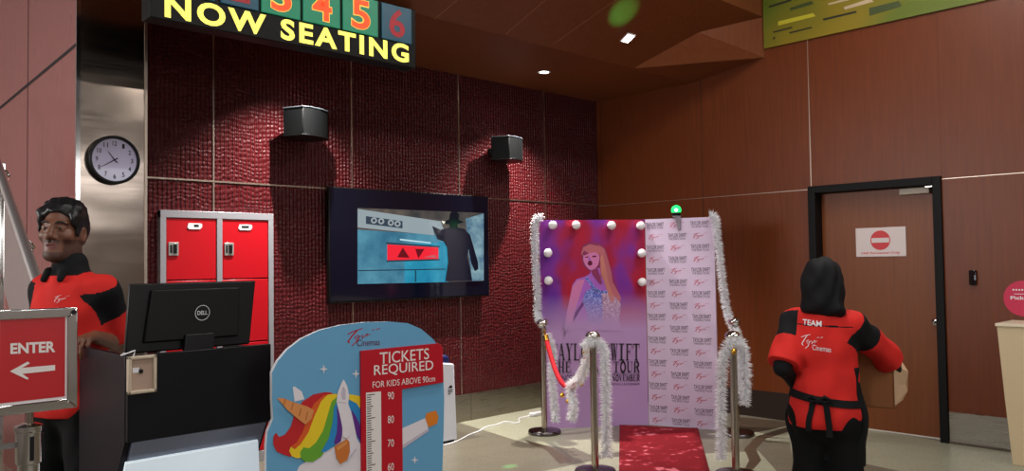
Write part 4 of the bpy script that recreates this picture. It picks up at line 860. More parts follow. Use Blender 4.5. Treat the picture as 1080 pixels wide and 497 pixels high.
b = MB(); put_uv(b, SCRIPT, [U(364, 366, 2), U(392, 363, 2), U(402, 345, 2), U(368, 347, 2)], mat('script_dark_red', (176, 16, 40), .5)); put_text(b, 'Cinemas', [U(376.5, 365.5, 2), U(400.5, 364, 2), U(400.5, 357.3, 2), U(376.5, 358.5, 2)], mat('cinemas_maroon', (96, 18, 50), .5), .005); b.build('cinema_mark', ub, smooth=0)
m_cr_ = mat('chart_red', (190, 14, 36), .4)
RO = UY-.010; UR = lambda x, y, o=0: atY(x, y, RO-.0005*o)
b = MB(); rp_ = [(380.5, 510), (380.5, 370.3), (462.5, 362.3), (466.8, 366), (467.8, 403.5), (424, 410.8), (424, 510)]
L_ = [tuple(UR(*p)) for p in rp_]; L_[0] = (L_[1][0], RO, .12); L_[-1] = (L_[-2][0], RO, .12); b.prism(L_, (0, .0085, 0), m_cr_); b.build('red_chart', ub, smooth=0)
b = MB(); tw = mat('chart_white', (236, 230, 226), .5)
put_text(b, 'TICKETS', [UR(400.5, 384.5, 1), UR(452.5, 378.8, 1), UR(452.5, 367.2, 1), UR(400.5, 372, 1)], tw, .004); put_text(b, 'REQUIRED', [UR(394.5, 398, 1), UR(457, 392, 1), UR(457, 380, 1), UR(394.5, 385.5, 1)], tw, .004); put_text(b, 'FOR KIDS ABOVE 90cm', [UR(393, 409.5, 1), UR(459, 402.5, 1), UR(459, 396.2, 1), UR(393, 402.8, 1)], tw, .0)
for k, s in enumerate(('90', '80', '70', '60', '50', '40')): y = 417.5+25.0*k; put_text(b, s, [UR(409, y+4.2, 1), UR(415.5, y+3.7, 1), UR(415.5, y-4.2, 1), UR(409, y-3.7, 1)], tw, .0)
b.build('chart_lettering', ub, smooth=0)
b = MB(); q0, q1 = UR(386, 414.5, 1), UR(401.8, 413, 1); b.poly([(q0[0], RO-.0006, .13), (q1[0], RO-.0006, .13), (q1[0], RO-.0006, q1[2]), (q0[0], RO-.0006, q0[2])], tw)
zt_, zb2 = UR(394, 416.5)[2], UR(394, 490.5)[2]; st_ = (zt_-zb2)/30
for k in range(-0, 34):
    z_ = zt_-st_*k; ln = .042 if k % 10 == 0 else (.032 if k % 5 == 0 else .022)
    if z_ > .15: b.poly([(q0[0]+.004, RO-.0012, z_), (q0[0]+.004+ln, RO-.0012, z_), (q0[0]+.004+ln, RO-.0012, z_+.0035), (q0[0]+.004, RO-.0012, z_+.0035)], M_dark)
b.build('ruler_strip', ub, smooth=0)

# ENTER sign on its belt post
EY = 2.865
ex0, ex1 = .562, atY(81, 376, EY)[0]; ez1 = atY(81, 323.8, EY)[2]; ez0 = atY(80, 429.5, EY)[2]
qp = thing('belt_post', 'chrome belt barrier post holding up the red ENTER sign', 'barrier post', (.687, EY+.03, 0))
px_, py_ = .687, EY+.03
b = MB(); b.lathe([(.17, 0), (.172, .01), (.165, .03), (.06, .045), (.034, .05)], (px_, py_, 0), mat('post_base_black', (30, 30, 32), .4), 40); b.build('base', qp)
b = MB(); b.lathe([(.031, .045), (.031, .90)], (px_, py_, 0), M_chrome, 24); b.build('post', qp)
b = MB(); b.lathe([(.031, .9), (.037, .905), (.037, 1.0), (.040, 1.004), (.040, 1.018), (.022, 1.026)], (px_, py_, 0), M_chrome, 24); hd = b.build('belt_head', qp)
b = MB(); b.box((px_-.006, py_-.0405, .915), (px_+.006, py_-.034, .99), M_black); b.box((px_+.034, py_-.012, .91), (px_+.042, py_+.012, .99), M_black); b.build('belt_slot', hd, bevel=.002)
b = MB(); b.prism([(px_-.036, py_, .955), (px_-.036, py_, .972), (-.6, py_+.15, .968), (-.6, py_+.15, .93)], (0, .003, 0), mat('belt_grey', (120, 116, 114), .5)); b.build('belt', qp, smooth=0)
es = thing('enter_sign', 'red ENTER sign with left arrow in a chrome frame on the belt post', 'sign', (px_, EY, 1.026))
fw = .031; b = MB(); cx_ = lambda t: ex0*(1-t)+ex1*t
def frame_bar(o4): b.prism([(x, EY-.012, z) for x, z in o4], (0, .024, 0), M_chrome)
frame_bar([(ex0, ez0), (ex1, ez0), (ex1-fw, ez0+fw), (ex0+fw, ez0+fw)]); frame_bar([(ex1, ez0), (ex1, ez1), (ex1-fw, ez1-fw), (ex1-fw, ez0+fw)]); frame_bar([(ex1, ez1), (ex0, ez1), (ex0+fw, ez1-fw), (ex1-fw, ez1-fw)]); frame_bar([(ex0, ez1), (ex0, ez0), (ex0+fw, ez0+fw), (ex0+fw, ez1-fw)])
b.build('frame', es, bevel=.004)
b = MB(); b.box((ex0+fw*.8, EY-.006, ez0+fw*.8), (ex1-fw*.8, EY+.006, ez1-fw*.8), mat('poster_margin', (226, 220, 222), .5)); b.box((ex0+fw+.006, EY-.0068, ez0+fw+.008), (ex1-fw-.005, EY-.006, ez1-fw), mat('enter_red', (192, 26, 34), .35)); bp_ = b.build('poster', es, smooth=0)
b = MB(); En = lambda x, y: tuple(atY(x*100/382, 315+y*130/497, EY-.0075))
put_text(b, 'ENTER', [En(42, 224), En(223, 216), En(223, 172), En(42, 181)], tw, .035)
b.poly([En(*p) for p in ((40, 294), (112, 254), (120, 262), (88, 280), (222, 268), (222, 290), (90, 304), (116, 322), (110, 327))], tw); b.build('lettering', es, smooth=0)
b = MB(); b.lathe([(.008, 0), (.008, .004)], (ex1-.014, EY-.012, ez1-.016), M_black, 12, (0, -1, 0)); b.build('corner_screw', es)
b = MB(); b.lathe([(.010, 1.024), (.010, ez0+.004)], (px_, py_-.012, 0), M_post, 16); b.build('stem', es)

# ================================================================== PEOPLE
def rotz(a): return np.array([[math.cos(a), -math.sin(a), 0], [math.sin(a), math.cos(a), 0], [0, 0, 1]])
def rotx(a): return np.array([[1, 0, 0], [0, math.cos(a), -math.sin(a)], [0, math.sin(a), math.cos(a)]])
class Person:
    """local frame: origin on the floor below the neck, facing -y, own left towards +x"""
    def __init__(s, loc, th): s.loc = np.array(loc, float); s.R = rotz(th); s.th = th
    def L(s, w): return s.R.T @ (np.array(w, float)-s.loc)
    def LD(s, w): return s.R.T @ np.array(w, float)
def head(S, c, M, k=1., beard=False):
    """c = head centre; M = head rotation; face towards -y of the head frame"""
    h = lambda x, y, z: c+M @ (np.array([x, y, z])*k)
    E = lambda p, r, kk=.02, sub=False, R=np.eye(3): S.ell(h(*p), np.array(r)*k, M @ R, kk, sub)
    C = lambda p, q, a, b_=None, kk=.012, sub=False: S.cap(h(*p), h(*q), a*k, None if b_ is None else b_*k, kk, sub)
    E((0, .012, .03), (.074, .094, .094)); E((0, -.02, -.035), (.055, .072, .078), .04); E((0, -.052, -.075), (.036, .036, .036), .035); E((0, -.078, -.100), (.020, .017, .017), .02)
    for s in (-1, 1):
        E((s*.045, -.055, -.018), (.022, .026, .020), .025)                      # cheekbones
        E((s*.033, -.092, .012), (.019, .013, .013), .012, True)                 # sockets
        C((s*.012, -.083, .034), (s*.048, -.070, .036), .0085, .006, .014)       # brows
        E((s*.031, -.0735, .0115), (.0165, .0125, .012), .004)                   # lids
        C((s*.017, -.0835, .0195), (s*.044, -.0775, .0185), .0052, .0045, .004); C((s*.018, -.083, .0045), (s*.043, -.078, .0055), .0042, .004, .004)
        E((s*.013, -.094, -.026), (.0095, .011, .008), .006)                     # nostril wings
        E((s*.077, .014, -.004), (.010, .022, .033), .008); E((s*.084, .008, -.002), (.006, .012, .02), .004, True)
        C((s*.044, .0, -.068), (s*.016, -.072, -.1), .016, .014, .03)              # jaw line
    C((0, -.086, .022), (0, -.108, -.018), .0085, .0125, .012); E((0, -.108, -.022), (.012, .011, .010), .008)
    C((-.019, -.079, -.055), (.019, -.079, -.055), .006, .006, .006); C((-.010, -.086, -.0535), (.010, -.086, -.0535), .006, .006, .006); C((-.014, -.083, -.066), (.014, -.083, -.066), .0075, .0075, .006)
    E((0, -.0925, -.0595), (.022, .006, .0018), .002, True); E((0, -.092, -.04), (.004, .006, .007), .004, True)
    return h
def eyes(parent, h, k, m_iris):
    for s in (-1, 1):
        e = h(s*.031, -.0745, .0118); o = h(s*.024 if s > 0 else -.038, -.2, .0105); ax = unit(o-e)
        b = MB(); b.ball(e, .0118*k, mat('eye_white', (176, 164, 154), .25), 16); b.lathe([(.0058*k, .0104*k), (.0050*k, .0120*k), (.002*k, .0124*k)], e, m_iris, 14, ax); b.build('eye', parent, smooth=60)
def torso(S, ch, wa, hp, k=.09):
    S.ell(ch[0], ch[1], None, k); S.ell(wa[0], wa[1], None, k); S.ell(hp[0], hp[1], None, k)
def folds(amp, f1, f2, ph=0.):
    return lambda x, y, z: amp*(np.sin(f1*z+3*np.sin(f2*x+ph)+9*y)*np.sin(f2*x*1.7-f1*.35*z+5*y+ph)+.5*np.sin(23*x+31*y+f1*.6*z))
def project_text(obj_local_V, F, org, right, up, nout, polys_fn, name, parent, m):
    """drape flat lettering onto a body surface along -nout"""
    bv = BVHTree.FromPolygons([tuple(v) for v in obj_local_V], [tuple(int(i) for i in f) for f in F]); b = MB(); polys_fn(b)
    out = []
    for p in b.v:
        q = org+right*p[0]+up*p[1]; hit = bv.ray_cast(Vector(q+nout*.35), Vector(-nout)); out.append(tuple(np.array(hit[0])+nout*.0035) if hit[0] is not None else tuple(q))
    b.v = out; o = b.build(name, parent, smooth=0); return o
def shoe(S, heel, d, L=.27):
    d = unit(d); S.ell(heel+d*L*.30+Z*.045, (.043, .043, .05), None, .02)
    for t, r in ((.05, .038), (.3, .042), (.55, .046), (.8, .042)): S.ell(heel+d*L*t+Z*(.04-.01*t), (r, r, .036), None, .035)
    S.cut((0, 0, -1), (0, 0, 0))

# ------------------------------------------------------------------ the man behind the podium
man = Person((1.094, 3.973, 0), math.radians(-62))
m_skinM = mat('brown_skin', (112, 70, 50), .5); m_stub = mat('stubble_skin', (76, 49, 37), .6); m_lipM = mat('lip_skin', (110, 62, 54), .45)
m_shirt = m_fabric('red_uniform_cloth', (230, 44, 38), .8, 140, .15); m_shirtb = m_fabric('black_uniform_cloth', (18, 18, 20), .85, 140, .15)
m_trou = m_fabric('black_trouser_cloth', (12, 12, 13), .9, 140, .15)
mp_ = thing('person', 'man in red shirt with black collar and shoulder bands standing behind the podium', 'person', man.loc, man.th)
shL, shR = np.array([.158, .034, 1.405]), np.array([-.118, .01, 1.42])
elL, wrL = man.L((1.30, 3.955, 1.165)), man.L((1.142, 3.772, 1.214)); knL = man.L((1.078, 3.715, 1.212))
elR, wrR = np.array([-.178, .03, 1.15]), np.array([-.075, -.175, 1.06])
hc = man.L(atD(66.5, 245.5, 3.63)); hM = rotz(math.radians(20)) @ rotx(math.radians(-2)) @ np.array([[math.cos(.05), 0, math.sin(.05)], [0, 1, 0], [-math.sin(.05), 0, math.cos(.05)]])
S = Sdf((-.34, -.36, -.01), (.34, .28, 1.86), .0046); KM = 1.07
h = head(S, hc, hM, KM)
S.cap((0, .02, 1.44), hc+np.array([0, .015, -.05]), .060, .056, .04)
torso(S, ((0, .0, 1.30), (.165, .105, .19)), ((0, .01, 1.08), (.15, .10, .17)), ((0, .01, .93), (.165, .115, .12)))
for a_, e_, w_2 in ((shL, elL, wrL), (shR, elR, wrR)):
    S.cap((0, .01, 1.44), a_, .055, .055, .05); S.cap(a_, e_, .050, .040, .04); S.cap(e_, w_2, .039, .027, .02)
f_ = unit(knL-wrL); hand(S, wrL, f_, (0, 0, -1), man.LD(unit(np.cross(np.array([0, 0, 1.]), np.array([-.6, -.55, 0])))*-1), ((.75, .55, .3), (.8, .5, .35), (.85, .5, .35), (.9, .5, .3)), 1.0, .04, .2)
hand(S, wrR, (1, -.35, -.1), (0, 1, -.1), (0, 0, 1), (.25, .3, .25), 1.)
for s in (-1, 1):
    S.cap((s*.09, .01, .92), (s*.10, .0, .50), .085, .058, .05); S.cap((s*.10, .0, .50), (s*.105, .035, .09), .056, .038, .03); S.cap((s*.105, .03, .05), (s*.12, -.12, .035), .036, .03, .03)
def pickM(c):
    q = (c-hc) @ hM/KM; r = np.zeros(len(c), int)
    jaw = (q[:, 2] < -.03) & (q[:, 2] > -.125) & ((np.abs(q[:, 0]) > .042) | (q[:, 2] < -.085)) & (q[:, 1] < .03) | ((q[:, 2] < -.034) & (q[:, 2] > -.049) & (np.abs(q[:, 0]) < .03) & (q[:, 1] < -.07))
    r[jaw] = 1; lips = (np.abs(q[:, 2]+.0605) < .0125) & (np.abs(q[:, 0]) < .024) & (q[:, 1] < -.078); r[lips] = 2; return r
bodyM, V, F = sdf_obj(S, 'body', [m_skinM, m_stub, m_lipM], mp_, pickM)
eyes(mp_, h, KM, mat('dark_iris', (24, 16, 12), .15))
b = MB()
for s in (-1, 1): b.tube([h(s*.014, -.0925, .033), h(s*.026, -.0915, .0385), h(s*.040, -.085, .0375), h(s*.053, -.071, .030)], [.003, .0042, .004, .0015], mat('brow_hair', (18, 14, 12), .7), 8)
b.build('eyebrows', mp_, smooth=60)
# hair: wavy, swept up over the forehead, short at the sides
S = Sdf(hc-np.array([.13, .15, .08]), hc+np.array([.13, .15, .19]), .0042)
HE = lambda p, r, kk=.02, sub=False: S.ell(h(*p), np.array(r)*KM, hM, kk, sub)
HE((0, .020, .052), (.081, .096, .088), .02); HE((0, .05, .01), (.076, .068, .085), .03)
for k in range(11):
    x = -.066+.0132*k; y0 = -.064+.0035*abs(k-5)
    S.cap(h(x*.9+.012, y0+.015, .098), h(x-.012, y0-.001, .080+.008*math.sin(k*1.9)), .0165*KM, .012*KM, .010)
    S.cap(h(x*.9, -.01+.01*math.sin(k*2.3), .128-.0006*(k-5)**2), h(x*.9+.014, y0+.018, .104-.0004*(k-5)**2), .019*KM, .017*KM, .010)
    S.cap(h(x*.85-.01, .055, .12-.0008*(k-5)**2), h(x*.9, .0, .128-.0007*(k-5)**2), .018*KM, .019*KM, .010)
for s in (-1, 1): HE((s*.074, .012, .022), (.010, .045, .045), .012); HE((s*.0755, -.032, .012), (.006, .014, .028), .006); HE((s*.066, -.035, .055), (.018, .034, .034), .015)
S.warp(lambda x, y, z: .0022*np.sin(120*x+60*z+4*np.sin(50*y))*np.sin(70*y-80*z+30*x))
S.ell(h(0, -.075, .012), np.array((.064, .058, .064))*KM, hM, .012, True); S.ell(h(.085, .010, -.006), np.array((.022, .024, .036))*KM, hM, .006, True); S.ell(h(-.085, .010, -.006), np.array((.022, .024, .036))*KM, hM, .006, True); S.ell(h(0, -.085, -.06), np.array((.09, .1, .07))*KM, hM, .004, True)
sdf_obj(S, 'hair', [mat('black_wavy_hair', (14, 12, 13), .42)], mp_)
# shirt
S = Sdf((-.33, -.22, .78), (.33, .27, 1.62), .005)
torso(S, ((0, .0, 1.30), (.180, .122, .20)), ((0, .01, 1.07), (.168, .12, .18)), ((0, .01, .92), (.182, .134, .13)))
for a_, e_, w_2 in ((shL, elL, wrL), (shR, elR, wrR)):
    S.cap((0, .01, 1.452), a_+Z*.0, .060, .062, .06); S.cap(a_, a_+(e_-a_)*.97, .066, .070, .04)
S.cap((0, .012, 1.45), (0, .0, 1.515), .078, .066, .03)
S.warp(folds(.0045, 34, 13))
S.cut((0, 0, -1), (0, 0, .865)); axL = unit(elL-shL); axR = unit(elR-shR)
sl_g = S.g.copy()
for a_, e_, ax_ in ((shL, elL, axL), (shR, elR, axR)):   # sleeve ends
    pe = a_+(e_-a_)*.90; lo_ = e_-.09; hi_ = e_+.10
    sl_, Pq = S.win(lo_, hi_); d = sum((Pq[i]-pe[i])*ax_[i] for i in range(3)); rr_ = np.sqrt(sum((Pq[i]-(a_+ax_*.28)[i])**2 for i in range(3)))
    inarm = np.sqrt(np.maximum(sum((Pq[i]-a_[i])**2 for i in range(3))-sum((Pq[i]-a_[i])*ax_[i] for i in range(3))**2, 0)) < .095
    S.g[sl_] = np.where(inarm, np.maximum(S.g[sl_], d), S.g[sl_])
S.cap((0, .02, 1.46), hc+np.array([0, .0, -.05]), .062, .060, .004, True)
S.cap((.0, -.085, 1.50), (.0, -.15, 1.43), .022, .006, .008, True)
def pickS(c):
    r = np.zeros(len(c), int)
    for a_, ax_ in ((shL, axL), (shR, axR)):
        d = c-a_; t_ = d @ ax_; q = np.linalg.norm(d-np.outer(t_, ax_), axis=1); r[(t_ > -.035+.5*np.maximum(0, .05-np.abs(c[:, 0]-a_[0]))*0) & (t_ < .115) & (q < .10) & (np.abs(c[:, 0]) > .105)] = 1
    r[(c[:, 2] > 1.478) & (np.hypot(c[:, 0], c[:, 1]) < .10)] = 1
    return r
shirtM, V, F = sdf_obj(S, 'shirt', [m_shirt, m_shirtb], mp_, pickS)
# turned-down collar
S = Sdf((-.13, -.16, 1.40), (.13, .14, 1.62), .0042)
S.cap((0, .015, 1.470), (0, .012, 1.522), .083, .072, .01); S.cap((0, .02, 1.46), hc+np.array([0, .004, -.06]), .064, .062, .004, True)
for s in (-1, 1): S.cap((s*.040, -.066, 1.495), (s*.046, -.088, 1.462), .020, .013, .02)
S.cap((0, -.06, 1.56), (0, -.12, 1.44), .046, .014, .004, True); S.cut((0, 0, -1), (0, 0, 1.425))
sdf_obj(S, 'collar', [m_shirtb], mp_)
project_text(V, F, np.array([.07, 0, 1.375]), np.array([1., 0, 0]), Z, np.array([0, -1., 0]), lambda b: put_uv(b, SCRIPT_THIN, [(-.03, -.015, 0), (.03, -.015, 0), (.03, .02, 0), (-.03, .02, 0)], M_white), 'chest_mark', mp_, M_white)
b = MB(); bv_ = np.array([.06, -.128, 1.325]); b.box(tuple(bv_-np.array([.035, .004, .011])), tuple(bv_+np.array([.035, .02, .011])), M_black); b.build('name_badge', mp_, bevel=.002)
# trousers and shoes
S = Sdf((-.24, -.22, .03), (.24, .2, 1.0), .0065)
S.ell((0, .01, .93), (.172, .124, .12), None, .05)
for s in (-1, 1): S.cap((s*.088, .01, .90), (s*.10, .0, .50), .096, .075, .05); S.cap((s*.10, .0, .50), (s*.105, .03, .07), .075, .066, .03)
S.warp(folds(.004, 22, 14, 1.)); S.cut((0, 0, 1), (0, 0, .965)); S.cut((0, 0, -1), (0, 0, .045)); sdf_obj(S, 'trousers', [m_trou], mp_)
for s in (-1, 1):
    S = Sdf((s*.11-.09, -.24, -.01), (s*.11+.09, .14, .12), .006); shoe(S, np.array([s*.105, .06, 0]), np.array([s*.12, -1, 0])); sdf_obj(S, 'shoe', [M_black], mp_)

# ------------------------------------------------------------------ the woman carrying a box
wom = Person((3.985, 1.88, 0), math.radians(103))
m_skinW = mat('tan_skin', (206, 158, 130), .5)
wp_ = thing('person', 'person in black hijab and red shirt seen from behind carrying a cardboard box', 'person', wom.loc, wom.th)
shL, shR = np.array([.150, .0, 1.185]), np.array([-.146, .0, 1.168])
pl2 = lambda x, y, d: wom.L(atD(x, y, d))
elR, wrR = pl2(941, 381, 4.16), pl2(945, 405, 4.36); elL, wrL = pl2(825, 387, 4.06), pl2(850, 417, 4.30)
hc = np.array([0, -.015, 1.385]); hM = rotx(math.radians(8)) @ rotz(math.radians(-6)); KW = .95
S = Sdf((-.42, -.42, -.01), (.36, .24, 1.55), .0048)
h = head(S, hc, hM, KW); S.cap((0, .01, 1.20), hc+np.array([0, .015, -.05]), .05, .048, .03)
torso(S, ((0, .0, 1.09), (.142, .095, .16)), ((0, .01, .90), (.13, .09, .15)), ((0, .015, .76), (.155, .115, .12)))
for a_, e_, w_2 in ((shL, elL, wrL), (shR, elR, wrR)): S.cap((0, .01, 1.2), a_, .045, .045, .05); S.cap(a_, e_, .042, .034, .03); S.cap(e_, w_2, .033, .023, .02)
fwdR = wom.LD(atD(935, 424, 4.52)-atD(945, 405, 4.36))
hand(S, wrR, fwdR, wom.LD((-.26, .95, .3)), (0, 0, 1), (.45, .5, .3), .9, .03, .3)
hand(S, wrL, (-.35, -.9, -.25), (-.6, .3, .5), (0, 0, 1), (.4, .5, .3), .9)
for s in (-1, 1):
    S.cap((s*.08, .012, .74), (s*.085, .0, .42), .082, .055, .05); S.cap((s*.085, .0, .42), (s*.09, .03, .08), .052, .034, .03); S.cap((s*.09, .025, .045), (s*.105, -.1, .032), .033, .027, .03)
sdf_obj(S, 'body', [m_skinW], wp_); eyes(wp_, h, KW, mat('dark_iris', (24, 16, 12), .15))
# hijab
S = Sdf((-.2, -.2, 1.06), (.2, .2, 1.53), .0048)
S.ell(hc+np.array([0, .012, .022]), (.096, .112, .108), hM, .02); S.ell(hc+np.array([0, .050, -.055]), (.100, .085, .10), None, .04); S.cap(hc+np.array([0, .02, -.08]), (0, .03, 1.23), .080, .092, .05); S.ell((0, -.0, 1.20), (.125, .105, .06), None, .05)
S.cap((-.03, .05, 1.29), (-.085, .078, 1.25), .055, .030, .04); S.ell((0, -.09, 1.17), (.09, .04, .07), None, .03)
S.warp(lambda x, y, z: .0035*np.sin(46*z+26*x+10*np.sin(9*y+4*x))+.0025*np.sin(70*x-38*z+30*y))
S.ell(h(0, -.085, -.012), np.array((.058, .07, .078)), hM, .008, True); S.cutk(unit((.12, .30, -1)), (0, .09, 1.222), .06)
sdf_obj(S, 'hijab', [m_fabric('black_hijab_cloth', (15, 15, 18), .75, 160, .2)], wp_)
# shirt: loose, short wide sleeves over long black ones
S = Sdf((-.40, -.22, .58), (.34, .24, 1.32), .005)
torso(S, ((0, .005, 1.08), (.160, .115, .17)), ((0, .012, .88), (.158, .112, .17)), ((0, .018, .72), (.176, .136, .14)))
for a_, e_ in ((shL, elL), (shR, elR)):
    S.cap((0, .01, 1.205), a_+Z*.005, .058, .060, .05); S.cap(a_, a_+(e_-a_)*1.06, .062, .080, .035)
S.warp(folds(.0055, 28, 12, .7)); S.cut((0, 0, -1), (0, 0, .672)); axL = unit(elL-shL); axR = unit(elR-shR)
for a_, e_, ax_ in ((shL, elL, axL), (shR, elR, axR)):
    pe = a_+(e_-a_)*.95; sl_, Pq = S.win(e_-.11, e_+.12); d = sum((Pq[i]-pe[i])*ax_[i] for i in range(3))
    inarm = np.sqrt(np.maximum(sum((Pq[i]-a_[i])**2 for i in range(3))-sum((Pq[i]-a_[i])*ax_[i] for i in range(3))**2, 0)) < .10
    S.g[sl_] = np.where(inarm, np.maximum(S.g[sl_], d), S.g[sl_])
def pickW(c):
    r = np.zeros(len(c), int)
    for a_, ax_ in ((shL, axL), (shR, axR)):
        d = c-a_; t_ = d @ ax_; q = np.linalg.norm(d-np.outer(t_, ax_), axis=1); r[(t_ > -.03) & (t_ < .11) & (q < .11) & (np.abs(c[:, 0]) > .112)] = 1
    sm = (c[:, 1] > 0) & (np.abs(c[:, 2]-(1.155+.04*c[:, 0]+.02)) < .0032) & (np.abs(c[:, 0]) < .15); r[sm] = 1
    return r
shW, V, F = sdf_obj(S, 'shirt', [m_shirt, m_shirtb], wp_, pickW)
# from behind the text's right is the wearer's right (-x)
rt, nb = np.array([-1., 0, 0]), np.array([0, 1., 0])
project_text(V, F, np.array([.035, 0, 1.190]), rt, Z, nb, lambda b: put_text(b, 'TEAM', [(-.048, -.012, 0), (.048, -.018, 0), (.048, .010, 0), (-.048, .016, 0)], M_white, .02), 'team_lettering', wp_, M_white)
def mk(b): put_uv(b, SCRIPT_THIN, [(-.06, -.04, 0), (.045, -.052, 0), (.05, .022, 0), (-.055, .034, 0)], M_white); put_text(b, 'Cinemas', [(-.0, -.046, 0), (.085, -.056, 0), (.085, -.030, 0), (.0, -.020, 0)], M_white, .0)
project_text(V, F, np.array([.03, 0, 1.105]), rt, Z, nb, mk, 'back_mark', wp_, M_white)
# long black sleeves
for nm, a_, e_, w_2 in (('left', shL, elL, wrL), ('right', shR, elR, wrR)):
    lo_ = np.minimum(np.minimum(a_, e_), w_2)-.08; hi_ = np.maximum(np.maximum(a_, e_), w_2)+.08; S = Sdf(lo_, hi_, .005)
    S.cap(a_+(e_-a_)*.4, e_, .050, .042, .02); S.cap(e_, e_+(w_2-e_)*.9, .041, .034, .02); S.warp(folds(.003, 60, 20)); sdf_obj(S, 'sleeve', [m_shirtb], wp_)
# apron: front bib round the sides, waist tie and bow at the back
m_ap = m_fabric('black_apron_cloth', (17, 18, 20), .85, 130, .2)
S = Sdf((-.24, -.25, .42), (.24, .22, 1.0), .005)
torso(S, ((0, .005, 1.08), (.168, .124, .17)), ((0, .012, .88), (.167, .122, .17)), ((0, .010, .70), (.192, .150, .17))); S.cap((-.07, .0, .70), (-.075, -.03, .46), .11, .10, .04); S.cap((.07, .0, .70), (.075, -.03, .46), .11, .10, .04)
S.warp(folds(.0035, 20, 13, 2.)); X = np.meshgrid(*[q.astype(np.float32) for q in S.ax], indexing='ij', sparse=True)
S.g = np.maximum(S.g, (X[1]-.048-.10*np.clip((X[2]-.70)/-.2, 0, 1)*0)); S.cut((0, 0, 1), (0, 0, .97)); S.cut((.10, 0, -1), (0, 0, .50)); sdf_obj(S, 'apron', [m_ap], wp_)
bvh = BVHTree.FromPolygons([tuple(v) for v in V], [tuple(int(i) for i in f) for f in F])
def ring(z, z_slope, w, th, a0, a1, n=40):
    vs = []; fs = []
    for i in range(n+1):
        a = a0+(a1-a0)*i/n; d = np.array([math.sin(a), math.cos(a), 0]); zz = z+z_slope*d[0]
        for q, up in ((0, -w/2), (0, w/2), (th, w/2), (th, -w/2)):
            hit = bvh.ray_cast(Vector((d[0]*.5, d[1]*.5, zz+up)), Vector(-d)); base = np.array(hit[0]) if hit[0] is not None else d*.15+Z*(zz+up)
            vs.append(base+d*(.0015+q)+(Z*0))
        if i: k = (i-1)*4; fs += [(k+j, k+(j+1) % 4, k+4+(j+1) % 4, k+4+j) for j in range(4)]
    return vs, fs
b = MB(); b.add(*ring(.815, .02, .036, .006, -1.7, 1.7), m_ap); b.build('waist_tie', wp_, smooth=40)
def ribbon(pts, w, m, name):
    b = MB(); P_ = [np.array(p, float) for p in pts]; vs = []; fs = []
    for i, p in enumerate(P_): vs += [p+np.array([-w/2, 0, 0]), p+np.array([w/2, 0, 0]), p+np.array([w/2, .005, 0]), p+np.array([-w/2, .005, 0])]
    for i in range(len(P_)-1): k = i*4; fs += [(k+j, k+(j+1) % 4, k+4+(j+1) % 4, k+4+j) for j in range(4)]
    fs += [(3, 2, 1, 0)]; k = 4*(len(P_)-1); fs += [(k, k+1, k+2, k+3)]; b.add(vs, fs, m); return b.build(name, wp_, smooth=60)
def onback(x, z, o=.006):
    hit = bvh.ray_cast(Vector((x, .6, z)), Vector((0, -1, 0))); return (x, (hit[0].y if hit[0] is not None else .13)+o, z)
ribbon([onback(.028, .82, .012), onback(.036, .77), onback(.046, .73), onback(.050, .70), (.052, .158, .665)], .026, m_ap, 'tie_tail'); ribbon([onback(-.028, .82, .012), onback(-.036, .78), onback(-.042, .73), onback(-.045, .69), (-.047, .158, .645)], .028, m_ap, 'tie_tail')
b = MB(); q = onback(0, .818, .012); b.ball(q, .02, m_ap, 12, (1.2, .7, 1.)); 
for s in (-1, 1): b.tube([q, (q[0]+s*.03, q[1]+.006, q[2]+.018), (q[0]+s*.055, q[1]-.002, q[2]+.006), (q[0]+s*.03, q[1]+.004, q[2]-.008), q], [.006, .010, .010, .009, .006], m_ap, 8)
b.build('bow', wp_, smooth=60)
S = Sdf((-.22, -.2, .03), (.22, .22, .85), .0065); S.ell((0, .018, .73), (.168, .128, .13), None, .05)
for s in (-1, 1): S.cap((s*.078, .012, .72), (s*.085, .0, .42), .092, .078, .05); S.cap((s*.085, .0, .42), (s*.09, .025, .07), .078, .070, .03)
S.warp(folds(.004, 24, 13, .4)); S.cut((0, 0, 1), (0, 0, .80)); S.cut((0, 0, -1), (0, 0, .04)); sdf_obj(S, 'trousers', [m_trou], wp_)
for s in (-1, 1):
    S = Sdf((s*.1-.085, -.22, -.01), (s*.1+.085, .13, .12), .006); shoe(S, np.array([s*.09, .05, 0]), np.array([s*.12, -1, 0]), .24); sdf_obj(S, 'shoe', [M_black], wp_)
# the carton she holds
bx_ = thing('cardboard_box', 'brown cardboard box carried in the arms of the hijab wearer', 'box', wom.loc, wom.th)
m_cb = mat('cardboard_brown', (150, 94, 54), .7); m_ci = mat('cardboard_pale', (206, 172, 136), .7)
X0, X1, Y0, Y1, Z0, Z1 = -.285, .10, -.44, -.20, .745, .965
b = MB(); 
for lo_, hi_ in (((X0, Y0, Z0), (X1, Y1, Z0+.005)), ((X0, Y0, Z0), (X0+.005, Y1, Z1)), ((X1-.005, Y0, Z0), (X1, Y1, Z1)), ((X0, Y0, Z0), (X1, Y0+.005, Z1)), ((X0, Y1-.005, Z0), (X1, Y1, Z1))): b.box(lo_, hi_, m_cb)
b.build('carton', bx_, smooth=0)
b = MB(); b.prism([(X0-.001, Y1-.002, Z1), (X0-.001, Y0, Z1), (X0-.035, Y0, Z1-.06), (X0-.030, Y0, Z0+.06), (X0-.004, Y0, Z0+.01), (X0-.001, Y1-.002, Z0+.02)][::-1], (-.003, 0, 0), m_ci); b.build('side_flap', bx_, smooth=0)
b = MB(); b.prism([(X0, Y1+.0005, Z1), (X1, Y1+.0005, Z1), (X1-.02, Y1+.02, Z1+.09), (X0+.02, Y1+.02, Z1+.09)], (0, .004, 0), m_cb); b.build('top_flap', bx_, smooth=0)
